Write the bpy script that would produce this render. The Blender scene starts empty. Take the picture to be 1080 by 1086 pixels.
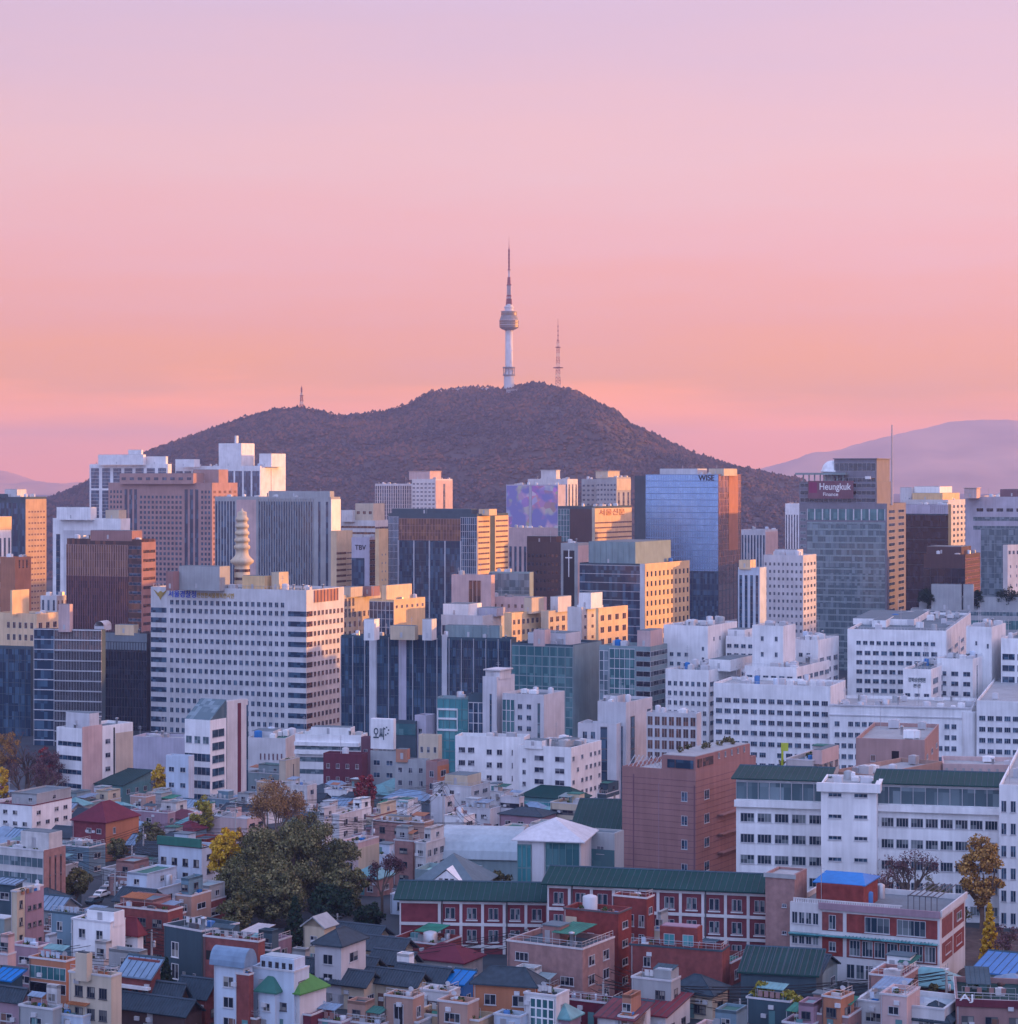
import bpy, math, random
import numpy as np
from mathutils import Vector, Matrix, noise as mnoise
random.seed(7); RNG = np.random.default_rng(7)
SC = bpy.context.scene; COL = SC.collection; R = math.radians
# ------------------------------------------------------------------ camera
F, CX, YH, H = 2400.0, 540.0, 505.0, 115.0       # focal length and horizon in photo pixels, eye height above the plain
cd = bpy.data.cameras.new('camera'); cam = bpy.data.objects.new('camera', cd); COL.objects.link(cam)
cam.location = (0, 0, H); cam.rotation_euler = (R(90), 0, 0)
cd.sensor_fit = 'HORIZONTAL'; cd.sensor_width = 36; cd.lens = 36*F/1080; cd.shift_y = -(543-YH)/1080
cd.clip_start = 1; cd.clip_end = 40000; SC.camera = cam
SC.view_settings.view_transform = 'Standard'; SC.view_settings.look = 'None'
SC.view_settings.exposure = 0.8; SC.view_settings.gamma = 1
SUN_EL, SUN_AZ = R(4.6), R(14.0)                  # low sun from the right, a little beyond (azimuth from +X)
SDIR = Vector((math.cos(SUN_EL)*math.cos(SUN_AZ), math.cos(SUN_EL)*math.sin(SUN_AZ), math.sin(SUN_EL)))
sl = bpy.data.lights.new('sun', 'SUN'); sl.energy = 5.0; sl.angle = R(0.5); sl.color = (1.0, 0.42, 0.09)
so = bpy.data.objects.new('sun', sl); COL.objects.link(so); so.rotation_euler = SDIR.to_track_quat('Z', 'Y').to_euler()
def s2l(c):
    c = c/255.0
    return c/12.92 if c <= .04045 else ((c+.055)/1.055)**2.4
def rgb(r, g, b): return (s2l(r), s2l(g), s2l(b), 1)
# ------------------------------------------------------------------ sky
W = bpy.data.worlds.new('World'); SC.world = W; W.use_nodes = True
def build_sky():
    nt = W.node_tree; N = nt.nodes; L = nt.links; N.clear()
    out = N.new('ShaderNodeOutputWorld'); bg = N.new('ShaderNodeBackground'); L.new(bg.outputs[0], out.inputs[0])
    tc = N.new('ShaderNodeTexCoord'); sep = N.new('ShaderNodeSeparateXYZ'); L.new(tc.outputs['Generated'], sep.inputs[0])
    # faint streaks of high cloud shift the gradient up and down
    mp = N.new('ShaderNodeMapping'); mp.inputs['Scale'].default_value = (3, 3, 26); L.new(tc.outputs['Generated'], mp.inputs[0])
    nz = N.new('ShaderNodeTexNoise'); nz.inputs['Scale'].default_value = 2.2; nz.inputs['Detail'].default_value = 5; L.new(mp.outputs[0], nz.inputs[0])
    ma = N.new('ShaderNodeMath'); ma.operation = 'MULTIPLY_ADD'; L.new(nz.outputs[0], ma.inputs[0]); ma.inputs[1].default_value = .045; ma.inputs[2].default_value = -.0225
    ad = N.new('ShaderNodeMath'); L.new(sep.outputs[2], ad.inputs[0]); L.new(ma.outputs[0], ad.inputs[1])
    cr = N.new('ShaderNodeValToRGB'); L.new(ad.outputs[0], cr.inputs[0])
    e = cr.color_ramp.elements
    stops = [(0.0, (1.771, 0.471, 0.05, 1)), (0.016, (1.652, 0.451, 0.05, 1)), (0.04, (0.898, 0.342, 0.137, 1)), (0.07, (0.804, 0.341, 0.267, 1)), (0.1, (0.765, 0.385, 0.395, 1)), (0.14, (0.725, 0.438, 0.472, 1)), (0.2, (0.594, 0.424, 0.547, 1)), (0.32, (0.52, 0.48, 0.78, 1)), (0.6, (0.44, 0.56, 0.98, 1)), (1.0, (0.38, 0.53, 1.0, 1))]
    while len(e) < len(stops): e.new(.5)
    for k, (p, c) in enumerate(stops): e[k].position = p; e[k].color = c
    # the sky behind the viewer is clear blue dusk, the side of the sun glows warm
    bk = N.new('ShaderNodeMapRange'); bk.inputs[1].default_value = .15; bk.inputs[2].default_value = -.75; L.new(sep.outputs[1], bk.inputs[0])
    m1 = N.new('ShaderNodeMixRGB'); L.new(bk.outputs[0], m1.inputs[0]); L.new(cr.outputs[0], m1.inputs[1]); m1.inputs[2].default_value = (.84,1.02,1.78,1)
    dv = N.new('ShaderNodeVectorMath'); dv.operation = 'DOT_PRODUCT'; L.new(tc.outputs['Generated'], dv.inputs[0]); dv.inputs[1].default_value = SDIR
    gl = N.new('ShaderNodeMapRange'); gl.inputs[1].default_value = .5; gl.inputs[2].default_value = 1.0; L.new(dv.outputs['Value'], gl.inputs[0])
    m2 = N.new('ShaderNodeMixRGB'); L.new(gl.outputs[0], m2.inputs[0]); L.new(m1.outputs[0], m2.inputs[1]); m2.inputs[2].default_value = (1.9,.85,.5,1)
    ns = N.new('ShaderNodeTexSky'); ns.sky_type = 'NISHITA'; ns.sun_disc = False; ns.sun_elevation = SUN_EL; ns.sun_rotation = R(90) - SUN_AZ
    m3 = N.new('ShaderNodeMixRGB'); m3.blend_type = 'ADD'; m3.inputs[0].default_value = .006; L.new(m2.outputs[0], m3.inputs[1]); L.new(ns.outputs[0], m3.inputs[2])
    gx = N.new('ShaderNodeMapRange'); gx.inputs[1].default_value = -.3; gx.inputs[2].default_value = .3; gx.inputs[3].default_value = .955; gx.inputs[4].default_value = 1.05; L.new(sep.outputs[0], gx.inputs[0])
    sx = N.new('ShaderNodeVectorMath'); sx.operation = 'SCALE'; L.new(m3.outputs[0], sx.inputs[0]); L.new(gx.outputs[0], sx.inputs['Scale']); L.new(sx.outputs[0], bg.inputs[0]); bg.inputs[1].default_value = 0.74
build_sky()
SC.cycles.max_bounces = 5; SC.cycles.volume_bounces = 0; SC.cycles.diffuse_bounces = 3; SC.cycles.use_denoising = True
# ------------------------------------------------------------------ pixel <-> place helpers
GY = [0, 200, 340, 400, 480, 600, 750, 900, 40000]; GZ = [70, 52, 32, 30, 26, 16, 6, 0, 0]
def gz(Y): return float(np.interp(Y, GY, GZ))
def wx(px, Y): return (px-CX)*Y/F
def wz(py, Y): return H-(py-YH)*Y/F
def y_for(yt, hgt):
    lo, hi = 330.0, 1400.0
    f = lambda Y: wz(yt, Y)-gz(Y)-hgt
    for _ in range(50):
        m = (lo+hi)/2
        if f(m) > 0: lo = m
        else: hi = m
    return lo
# ------------------------------------------------------------------ materials
MATS = {}
def mat(key, col, rough=.85, var=.12, scale=.16, streak=.085, metal=0, spec=.3, bump=0):
    if key in MATS: return MATS[key]
    m = bpy.data.materials.new(key); m.use_nodes = True; nt = m.node_tree; N = nt.nodes; L = nt.links
    b = N['Principled BSDF']; b.inputs['Roughness'].default_value = rough; b.inputs['Metallic'].default_value = metal; b.inputs['Specular IOR Level'].default_value = spec
    g = N.new('ShaderNodeNewGeometry')
    n1 = N.new('ShaderNodeTexNoise'); n1.inputs['Scale'].default_value = scale; n1.inputs['Detail'].default_value = 6; L.new(g.outputs['Position'], n1.inputs[0])
    mp = N.new('ShaderNodeMapping'); mp.inputs['Scale'].default_value = (1.1, 1.1, .07); L.new(g.outputs['Position'], mp.inputs[0])
    n2 = N.new('ShaderNodeTexNoise'); n2.inputs['Scale'].default_value = 1; n2.inputs['Detail'].default_value = 4; L.new(mp.outputs[0], n2.inputs[0])
    a = N.new('ShaderNodeMapRange'); a.inputs[1].default_value = .3; a.inputs[2].default_value = .7; a.inputs[3].default_value = 1-var; a.inputs[4].default_value = 1+var; L.new(n1.outputs[0], a.inputs[0])
    c = N.new('ShaderNodeMapRange'); c.inputs[1].default_value = .35; c.inputs[2].default_value = .7; c.inputs[3].default_value = 1+streak; c.inputs[4].default_value = 1-streak; L.new(n2.outputs[0], c.inputs[0])
    mu = N.new('ShaderNodeMath'); mu.operation = 'MULTIPLY'; L.new(a.outputs[0], mu.inputs[0]); L.new(c.outputs[0], mu.inputs[1])
    hs = N.new('ShaderNodeHueSaturation'); hs.inputs['Color'].default_value = (*col[:3], 1); L.new(mu.outputs[0], hs.inputs['Value'])
    oi = N.new('ShaderNodeObjectInfo'); hr = N.new('ShaderNodeMapRange'); hr.inputs[3].default_value = .9; hr.inputs[4].default_value = 1.1; L.new(oi.outputs['Random'], hr.inputs[0])
    L.new(hr.outputs[0], hs.inputs['Saturation'])
    L.new(hs.outputs[0], b.inputs['Base Color'])
    if bump:
        bp = N.new('ShaderNodeBump'); bp.inputs['Strength'].default_value = bump; L.new(n1.outputs[0], bp.inputs['Height']); L.new(bp.outputs[0], b.inputs['Normal'])
    MATS[key] = m; return m
def glass(key, dark, light, p=.3, rough=.08, metal=0.0, cell=(1.6, 1.6, 3.6), spec=.6, wob=0.0):
    """window glass: every pane gets its own tone (blinds, curtains, dark rooms)"""
    if key in MATS: return MATS[key]
    m = bpy.data.materials.new(key); m.use_nodes = True; nt = m.node_tree; N = nt.nodes; L = nt.links
    b = N['Principled BSDF']; b.inputs['Roughness'].default_value = rough; b.inputs['Metallic'].default_value = metal; b.inputs['Specular IOR Level'].default_value = spec
    tc = N.new('ShaderNodeTexCoord'); oi = N.new('ShaderNodeObjectInfo')
    dv = N.new('ShaderNodeVectorMath'); dv.operation = 'DIVIDE'; L.new(tc.outputs['Object'], dv.inputs[0]); dv.inputs[1].default_value = cell
    ad = N.new('ShaderNodeVectorMath'); L.new(dv.outputs[0], ad.inputs[0]); ad.inputs[1].default_value = (.013, .013, .013)
    fl = N.new('ShaderNodeVectorMath'); fl.operation = 'FLOOR'; L.new(ad.outputs[0], fl.inputs[0])
    wn = N.new('ShaderNodeTexWhiteNoise'); wn.noise_dimensions = '4D'; L.new(fl.outputs[0], wn.inputs['Vector']); L.new(oi.outputs['Random'], wn.inputs['W'])
    r = N.new('ShaderNodeMapRange'); r.inputs[1].default_value = 1-p*1.6; r.inputs[2].default_value = 1; L.new(wn.outputs['Value'], r.inputs[0])
    mx = N.new('ShaderNodeMixRGB'); L.new(r.outputs[0], mx.inputs[0]); mx.inputs[1].default_value = (*dark[:3], 1); mx.inputs[2].default_value = (*light[:3], 1)
    L.new(mx.outputs[0], b.inputs['Base Color'])
    if wob:
        g = N.new('ShaderNodeNewGeometry'); n = N.new('ShaderNodeTexNoise'); n.inputs['Scale'].default_value = .16; n.inputs['Detail'].default_value = 2; L.new(g.outputs['Position'], n.inputs[0])
        sb = N.new('ShaderNodeVectorMath'); sb.operation = 'SUBTRACT'; L.new(wn.outputs['Color'], sb.inputs[0]); sb.inputs[1].default_value = (.5, .5, .5)
        sc_ = N.new('ShaderNodeVectorMath'); sc_.operation = 'SCALE'; L.new(sb.outputs[0], sc_.inputs[0]); sc_.inputs['Scale'].default_value = wob
        nn = N.new('ShaderNodeVectorMath'); L.new(g.outputs['Normal'], nn.inputs[0]); L.new(sc_.outputs[0], nn.inputs[1])
        nm = N.new('ShaderNodeVectorMath'); nm.operation = 'NORMALIZE'; L.new(nn.outputs[0], nm.inputs[0])
        bp = N.new('ShaderNodeBump'); bp.inputs['Strength'].default_value = .12; L.new(n.outputs[0], bp.inputs['Height']); L.new(nm.outputs[0], bp.inputs['Normal'])
        L.new(bp.outputs[0], b.inputs['Normal'])
    MATS[key] = m; return m
PAL = dict(white=(.7,.7,.7), offwhite=(.54,.53,.53), cream=(.5,.42,.31), beige=(.5,.42,.34), tan=(.42,.3,.2), sand=(.66,.46,.26), pink=(.5,.36,.34), paleblue=(.45,.52,.6),  # the sandy tone has the gold of low sunlight put into its colour
    pinkstone=(.36,.22,.2), redbrick=(.22,.06,.05), brick=(.27,.09,.07), brown=(.16,.085,.065), darkbrown=(.075,.045,.042), orangebrick=(.36,.16,.095), rose=(.28,.16,.15),
    purple=(.16,.08,.1), maroon=(.12,.025,.04), grey=(.34,.34,.36), lightgrey=(.5,.5,.52), midgrey=(.15,.18,.2), slate=(.045,.08,.1), dark=(.04,.042,.05), teal=(.1,.22,.23),
    tealgrey=(.2,.27,.28), roofgreen=(.035,.14,.11), deepgreen=(.005,.045,.042), mint=(.3,.5,.44), blue=(.03,.15,.38), paleroof=(.35,.41,.44), roofgrey=(.11,.15,.17), redroof=(.16,.035,.045),
    yellow=(.6,.42,.08), stone=(.31,.325,.33), steel=(.45,.46,.48), black=(.02,.02,.022), lilac=(.4,.38,.44), grass=(.08,.2,.06), rust=(.3,.12,.06), concrete=(.42,.4,.39), asphalt=(.032,.043,.052))
def M(k):
    if not isinstance(k, str): return k
    if k in MATS: return MATS[k]
    return mat(k, PAL[k])
mat('steel', PAL['steel'], rough=.45, metal=.6); mat('frame', (.42,.42,.44), rough=.5, var=.05); mat('darkframe', (.09,.09,.1), rough=.5, var=.05)
glass('glass', (.012,.022,.045), (.2,.22,.25), p=.3); glass('homeglass', (.014,.022,.036), (.34,.33,.3), p=.3)
glass('navy', (.01,.034,.065), (.06,.13,.2), p=.36, rough=.1, spec=.8); glass('tealglass', (.03,.12,.135), (.09,.22,.23), p=.35, rough=.12, spec=.8)
glass('greyteal', (.07,.12,.14), (.2,.27,.3), p=.35, rough=.15); glass('bluemirror', (.28,.44,.66), (.36,.52,.72), p=.3, rough=.22, metal=.85, wob=.012, cell=(1.5,1.5,4.2))
glass('bronze', (.05,.03,.03), (.16,.07,.05), p=.35, rough=.1, spec=1.0, wob=.02); glass('copperglass', (.12,.05,.03), (.28,.13,.06), p=.4, rough=.12, spec=.8)  # copper glass carries the sunset reflection in its base colour
glass('darkglass', (.01,.012,.02), (.03,.035,.05), p=.3, rough=.1, spec=.8); glass('aqua', (.04,.22,.24), (.12,.36,.37), p=.4, rough=.12); glass('blackglass', (.012,.013,.02), (.02,.02,.03), p=.3, rough=.06, spec=1.0)
# ------------------------------------------------------------------ meshes and objects
class MB:
    def __init__(s): s.v = []; s.f = []; s.m = []; s.sm = []
    def face(s, pts, m=0, smooth=False):
        k = len(s.v); s.v.extend(pts); s.f.append(tuple(range(k, k+len(pts)))); s.m.append(m); s.sm.append(smooth)
    def box(s, x0, x1, y0, y1, z0, z1, m=0, skip=''):
        k = len(s.v)
        s.v.extend([(x0,y0,z0),(x1,y0,z0),(x1,y1,z0),(x0,y1,z0),(x0,y0,z1),(x1,y0,z1),(x1,y1,z1),(x0,y1,z1)])
        for c, q in (('b',(3,2,1,0)),('t',(4,5,6,7)),('f',(0,1,5,4)),('r',(1,2,6,5)),('k',(2,3,7,6)),('l',(3,0,4,7))):
            if c in skip: continue
            s.f.append(tuple(k+i for i in q)); s.m.append(m); s.sm.append(False)
    def lathe(s, prof, cx=0, cy=0, n=16, m=0, smooth=True, a0=0, a1=2*math.pi):
        k = len(s.v); full = abs(a1-a0-2*math.pi) < 1e-6; c = n if full else n+1
        for r, z in prof:
            for i in range(c):
                a = a0+(a1-a0)*i/n; s.v.append((cx+r*math.cos(a), cy+r*math.sin(a), z))
        for j in range(len(prof)-1):
            for i in range(n):
                i2 = (i+1) % c
                s.f.append((k+j*c+i, k+j*c+i2, k+(j+1)*c+i2, k+(j+1)*c+i)); s.m.append(m); s.sm.append(smooth)
        if prof[-1][0] > .01:
            s.f.append(tuple(k+(len(prof)-1)*c+i for i in range(c))); s.m.append(m); s.sm.append(False)
    def bar(s, a, b, w, m=0, w2=None, n=4):
        a = Vector(a); b = Vector(b); d = (b-a).normalized(); u = d.orthogonal().normalized(); v = d.cross(u); w2 = w if w2 is None else w2
        k = len(s.v)
        for p, ww in ((a, w), (b, w2)):
            for i in range(n):
                t = 2*math.pi*(i+.5)/n; s.v.append(tuple(p+u*ww*math.cos(t)*.7071+v*ww*math.sin(t)*.7071))
        for i in range(n): s.f.append((k+i, k+(i+1) % n, k+n+(i+1) % n, k+n+i)); s.m.append(m); s.sm.append(False)
        s.f.append(tuple(k+n+i for i in range(n))); s.m.append(m); s.sm.append(False)
    def mesh(s, name, mats):
        me = bpy.data.meshes.new(name); me.from_pydata(s.v, [], s.f)
        for q in mats: me.materials.append(M(q))
        if any(s.m): me.polygons.foreach_set('material_index', s.m)
        if any(s.sm): me.polygons.foreach_set('use_smooth', s.sm)
        return me
    def build(s, name, mats, parent=None, loc=(0,0,0), rot=0):
        if not s.f: return None
        return link(name, s.mesh(name, mats if isinstance(mats, (list, tuple)) else [mats]), parent, loc, rot)
def link(name, data, parent=None, loc=(0,0,0), rot=0):
    o = bpy.data.objects.new(name, data); COL.objects.link(o); o.location = loc
    if rot: o.rotation_euler = (0, 0, rot)
    if parent: o.parent = parent
    return o
ALLB = []; FOOT = []; THINGS = []          # (px, py, object) of everything with a label, for relations between neighbours
def tag(o, label=None, cat=None, group=None, kind=None):
    if label: o['label'] = label
    if cat: o['category'] = cat
    if group: o['group'] = group
    if kind: o['kind'] = kind
    return o
def thing(name, label, cat, loc=(0,0,0), rot=0, group=None):
    return tag(link(name, None, None, loc, rot), label, cat, group)
# ------------------------------------------------------------------ window meshes (shared)
WINC = {}
def winmesh(w, h, gl='glass', fr='frame', n=1, sill=True):
    w = round(w*5)/5 or .2; h = round(h*5)/5 or .2; k = (w, h, gl, fr, n, sill)
    if k in WINC: return WINC[k]
    b = MB(); t = min(.09, w*.08); a, c = w/2, h/2
    b.box(-a, a, -.07, .0, c-t, c, 0, 'k'); b.box(-a, a, -.07, 0, -c, -c+t, 0, 'k')
    b.box(-a, -a+t, -.07, 0, -c+t, c-t, 0, 'kbt'); b.box(a-t, a, -.07, 0, -c+t, c-t, 0, 'kbt')
    for i in range(n): x = -a+w*(i+1)/(n+1); b.box(x-t*.4, x+t*.4, -.06, -.02, -c+t, c-t, 0, 'kbt')
    if sill: b.box(-a-.08, a+.08, -.16, 0, -c-.1, -c-.002, 0, 'k')
    b.face([(-a+t,-.02,-c+t),(a-t,-.02,-c+t),(a-t,-.02,c-t),(-a+t,-.02,c-t)], 1)
    WINC[k] = b.mesh('window', [fr, gl]); return WINC[k]
class Bld: pass
def solve(x0, xc, x1, Y, th, depth=None):
    a = R(abs(th)); c, s = math.cos(a), math.sin(a); Cx = wx(xc, Y); t0 = (x0-CX)/F; t1 = (x1-CX)/F
    if th >= 0:
        w = (Cx-t0*Y)/(c+t0*s); d = (t1*Y-Cx)/(s-t1*c) if x1 > xc and s-t1*c > .03 else (depth or 15)
        if depth: d = depth
        ex = Vector((c, -s)); ey = Vector((s, c)); O = Vector((Cx, Y))-ex*w
    else:
        w = (t1*Y-Cx)/(c-t1*s); d = (Cx-t0*Y)/(s+t0*c) if xc > x0 and s+t0*c > .03 else (depth or 15)
        if depth: d = depth
        ex = Vector((c, s)); ey = Vector((-s, c)); O = Vector((Cx, Y))
    return O, ex, ey, w, d
def bld(name, cat, label, x0, xc, x1, yt, Y, th=25, wall='white', roof='roofgrey', front=(), side=(), top=(), par=1.0, depth=None, vis=None, group=None, sub='wall', clutter=1, gl='glass', fr='frame', zb=None):
    O, ex, ey, w, d = solve(x0, xc, x1, Y, th, depth); z0 = gz(Y) if zb is None else zb; h = wz(yt, Y)-z0
    root = thing(name, label, cat, (O.x, O.y, z0), -R(th), group)
    B = Bld(); ALLB.append(B); B.root, B.w, B.d, B.h, B.Y, B.th, B.O, B.ex, B.ey, B.z0, B.wall = root, w, d, h, Y, th, O, ex, ey, z0, wall
    FOOT.append((O.x, O.y, ex.x, ex.y, w, d, h, x0, x1))
    B.zv = (wz(vis+25, Y)-z0) if vis else -1; B.nw = 0; B.pan = {}; B.far = Y > 1000; B.gl = gl; B.fr = fr
    THINGS.append(((x0+x1)/2, yt, root))
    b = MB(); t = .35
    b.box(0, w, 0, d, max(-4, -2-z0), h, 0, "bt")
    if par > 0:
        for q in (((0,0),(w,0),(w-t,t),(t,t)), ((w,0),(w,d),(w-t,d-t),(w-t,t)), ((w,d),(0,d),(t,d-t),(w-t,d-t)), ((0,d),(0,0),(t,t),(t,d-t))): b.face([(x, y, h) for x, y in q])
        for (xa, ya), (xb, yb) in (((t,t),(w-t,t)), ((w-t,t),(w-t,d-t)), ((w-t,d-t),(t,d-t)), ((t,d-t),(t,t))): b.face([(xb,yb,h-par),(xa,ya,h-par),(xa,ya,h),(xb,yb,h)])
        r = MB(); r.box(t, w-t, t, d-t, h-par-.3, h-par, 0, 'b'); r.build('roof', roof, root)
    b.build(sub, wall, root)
    for f in front: op(B, 'F', f)
    for f in side: op(B, 'R' if th >= 0 else 'L', f)
    for f in top: rbox(B, **f)
    if clutter: roof_clutter(B, clutter)
    return B
def face_frame(B, f):
    if f == 'F': return (0,0), (1,0), B.w, (0,-1), 0
    if f == 'R': return (B.w,0), (0,1), B.d, (1,0), math.pi/2
    if f == 'L': return (0,B.d), (0,-1), B.d, (-1,0), -math.pi/2
    return (B.w,B.d), (-1,0), B.w, (0,1), math.pi
def fbox(mb, fr, u0, u1, p0, p1, z0, z1, m=0):
    """box on a facade: u along it, p outwards from the wall plane"""
    (ox, oy), (dx, dy), L, (nx, ny), _ = fr
    xs = [ox+dx*u0+nx*p0, ox+dx*u1+nx*p1]; ys = [oy+dy*u0+ny*p0, oy+dy*u1+ny*p1]
    mb.box(min(xs), max(xs), min(ys), max(ys), z0, z1, m)
def op(B, face, o):
    k = o['k']; fr = face_frame(B, face); (ox, oy), (dx, dy), L, (nx, ny), rot = fr
    u0, u1 = [q*L for q in o.get('u', (0, 1))]; zt = B.h-o.get('t', 1.5); zb = max(o.get('b', 0), B.zv)
    if 'zt' in o: zt = wz(o['zt'], B.Y)-B.z0
    if 'zb' in o: zb = wz(o['zb'], B.Y)-B.z0
    if zt <= zb: return
    fh = o.get('fh', 3.6); off = 0
    if k in 'wbvcf':
        if k in 'wb' and o.get('rows'): zb = max(zb, zt-o['rows']*fh)
        for (a, c, e, f, q) in B.pan.get(face, ()):
            if a-.01 <= (u0+u1)/2 <= c+.01 and min(zt, f)-max(zb, e) > .5*(zt-zb): off = max(off, q)
        ox += nx*off; oy += ny*off; fr = ((ox, oy), (dx, dy), L, (nx, ny), rot)
    g = o.get('g', B.gl); fm = o.get('fr', B.fr)
    if k == 'w':
        n = o['n']; rows = o.get('rows') or max(1, int((zt-zb)/fh+.3)); cw = (u1-u0)/n; ww = cw*o.get('wf', .5); hh = fh*o.get('hf', .5)
        me = winmesh(ww, hh, g, fm, o.get('mull', 1), not B.far); skip = o.get('skip', 0); bulk = None
        for r in range(rows):
            z = zt-fh*(r+.5)
            for c in range(n):
                if skip and random.random() < skip: continue
                u = u0+cw*(c+.5); p = (ox+dx*u, oy+dy*u, z)
                if B.nw < 100: link('window', me, B.root, p, rot); B.nw += 1
                else:
                    bulk = bulk or []; bulk.append(p)
        if bulk: merged(B, me, bulk, rot, [fm, g])
    elif k == 'b':
        rows = o.get('rows') or max(1, int((zt-zb)/fh+.3)); hh = fh*o.get('hf', .5); n = max(1, round((u1-u0)/o.get('mw', 3)))
        me = winmesh(u1-u0, hh, g, fm, n-1, False)
        for r in range(rows): link('window_band', me, B.root, (ox+dx*(u0+u1)/2, oy+dy*(u0+u1)/2, zt-fh*(r+.5)), rot)
    elif k == 'v':
        n = o['n']; cw = (u1-u0)/n; ww = cw*o.get('wf', .5)
        for c in range(n):
            m = MB(); uc = u0+cw*(c+.5); fbox(m, fr, uc-ww/2, uc+ww/2, 0, .06, zb, zt); 
            z = zt
            while z > zb and fh > 0: fbox(m, fr, uc-ww/2, uc+ww/2, .06, .12, z-.35, z, 1); z -= fh
            m.build('window_strip', [g, o.get('sp', 'darkframe')], B.root)
    elif k == 'c':
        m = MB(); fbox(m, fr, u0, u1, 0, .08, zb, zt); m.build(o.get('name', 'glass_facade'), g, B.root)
        m = MB(); n = o.get('n', 0); t = o.get('mt', .12); hb = o.get('hb', .25)
        for i in range(n+1):
            u = u0+(u1-u0)*i/max(n, 1); fbox(m, fr, max(u0, u-t), min(u1, u+t), .08, .08+o.get('mp', .18), zb, zt)
        z = zt
        while z > zb and fh > 0: fbox(m, fr, u0, u1, .08, .08+o.get('hp', .1), z-hb, z); z -= fh
        m.build('mullion', fm, B.root)
    elif k == 'f':
        m = MB(); n = o['n']; t = o.get('wf', .15)*(u1-u0)/n/2
        for i in range(n+1):
            u = u0+(u1-u0)*i/n; fbox(m, fr, u-t, u+t, 0, o.get('p', .6), zb, zt)
        m.build('fin', o.get('m', B.wall), B.root)
    elif k == 'p':
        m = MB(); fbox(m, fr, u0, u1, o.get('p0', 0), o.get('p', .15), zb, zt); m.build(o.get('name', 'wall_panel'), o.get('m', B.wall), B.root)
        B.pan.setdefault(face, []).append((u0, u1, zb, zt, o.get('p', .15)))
    elif k == 's':
        sign(B, face, o['s'], (u0+u1)/2, (zt+zb)/2, zt-zb, o.get('m', 'blue'), o.get('p', .2), u1-u0)
def merged(B, me, pts, rot, mats):
    n = len(me.vertices); co = np.empty(n*3, np.float32); me.vertices.foreach_get('co', co); co = co.reshape(-1, 3)
    c, s = math.cos(rot), math.sin(rot); co = co @ np.array([[c, s, 0], [-s, c, 0], [0, 0, 1]], np.float32)
    fs = [tuple(p.vertices) for p in me.polygons]; mi = [p.material_index for p in me.polygons]; b = MB()
    for k, p in enumerate(pts):
        b.v.extend((co+np.array(p, np.float32)).tolist()); b.f.extend(tuple(i+k*n for i in f) for f in fs); b.m.extend(mi); b.sm.extend([False]*len(fs))
    o = b.build('window_rows', mats, B.root); o['kind'] = 'stuff'
def sign(B, face, text, u, z, hgt, m='blue', p=.2, width=None, name='lettering'):
    (ox, oy), (dx, dy), L, (nx, ny), rot = face_frame(B, face)
    cu = bpy.data.curves.new(name, 'FONT'); cu.body = text; cu.size = hgt; cu.extrude = .08; cu.align_x = 'CENTER'; cu.align_y = 'CENTER'; cu.offset = hgt*.012
    cu.materials.append(M(m)); o = bpy.data.objects.new(name, cu); COL.objects.link(o); o.parent = B.root
    o.location = (ox+dx*u+nx*p, oy+dy*u+ny*p, z); o.rotation_euler = (math.pi/2, 0, rot)
    if width:
        bpy.context.view_layer.update(); k = o.dimensions.x
        if k > 0: o.scale.x = width/k
    else: bpy.context.view_layer.update()
    me = bpy.data.meshes.new_from_object(o.evaluated_get(bpy.context.evaluated_depsgraph_get())); q = bpy.data.objects.new(name, me); COL.objects.link(q)
    q.parent = B.root; q.location = o.location; q.rotation_euler = o.rotation_euler; q.scale = o.scale; bpy.data.objects.remove(o)
    return q
def rbox(B, x0, xc, x1, yt, back=.3, wall=None, roof=None, name='roof_house', win=None, cap=False, fins=0, yb=None, n=2, bd=0):
    """a block standing on the roof (machine room, stair head, crown), its own part"""
    Y2 = B.Y+back*B.d*math.cos(R(abs(B.th))); O, ex, ey, w, d = solve(x0, xc, x1, Y2, B.th)
    d = min(d, max(3, B.d*(1-back)*.9)); lo = O-B.O; lx, ly = lo.dot(B.ex), lo.dot(B.ey); z0 = B.h-1.0; z1 = wz(yt, Y2)-B.z0
    if z1 <= z0+.3: z1 = z0+2.5
    if yb: z0 = wz(yb, Y2)-B.z0
    m = MB(); m.box(lx, lx+w, ly, ly+d, z0, z1)
    m.box(lx+.25, lx+w-.25, ly+.25, ly+d-.25, z1, z1+.12, 1, 'b')
    if cap: m.box(lx-.6, lx+w+.6, ly-.6, ly+d+.6, z1+.14, z1+.6)
    if fins:
        for i in range(fins+1):
            x = lx+w*i/fins; m.box(x-.15, x+.15, ly-.3, ly-.004, z0, z1)
    p = m.build(name, [wall or B.wall, roof or 'roofgrey'], B.root)
    zz = (z0+z1)/2
    if bd:
        e = (z1-z0-.6)/bd
        for i in range(bd): link('window_band', winmesh(w-1, e*.55, 'darkglass', B.fr, max(1, int(w/3)), False), p, (lx+w/2, ly, z0+.9+e*(i+.45)), 0)
    if win:
        me = winmesh(w/n*.55, min(2.2, (z1-z0)*.45), win, B.fr, 1, False)
        for i in range(n): link('window', me, p, (lx+w*(i+.5)/n, ly, zz), 0)
    elif win is None and w > 3:
        q = MB(); q.box(lx+w*.4, lx+w*.4+1, ly-.06, ly+.02, z0+1, min(z0+3.1, z1-.2)); q.build('door', 'steel', p)
    return p
TANKS = ['steel', 'lightgrey', 'paleblue', 'steel', 'lightgrey', 'blue', 'stone']
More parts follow.
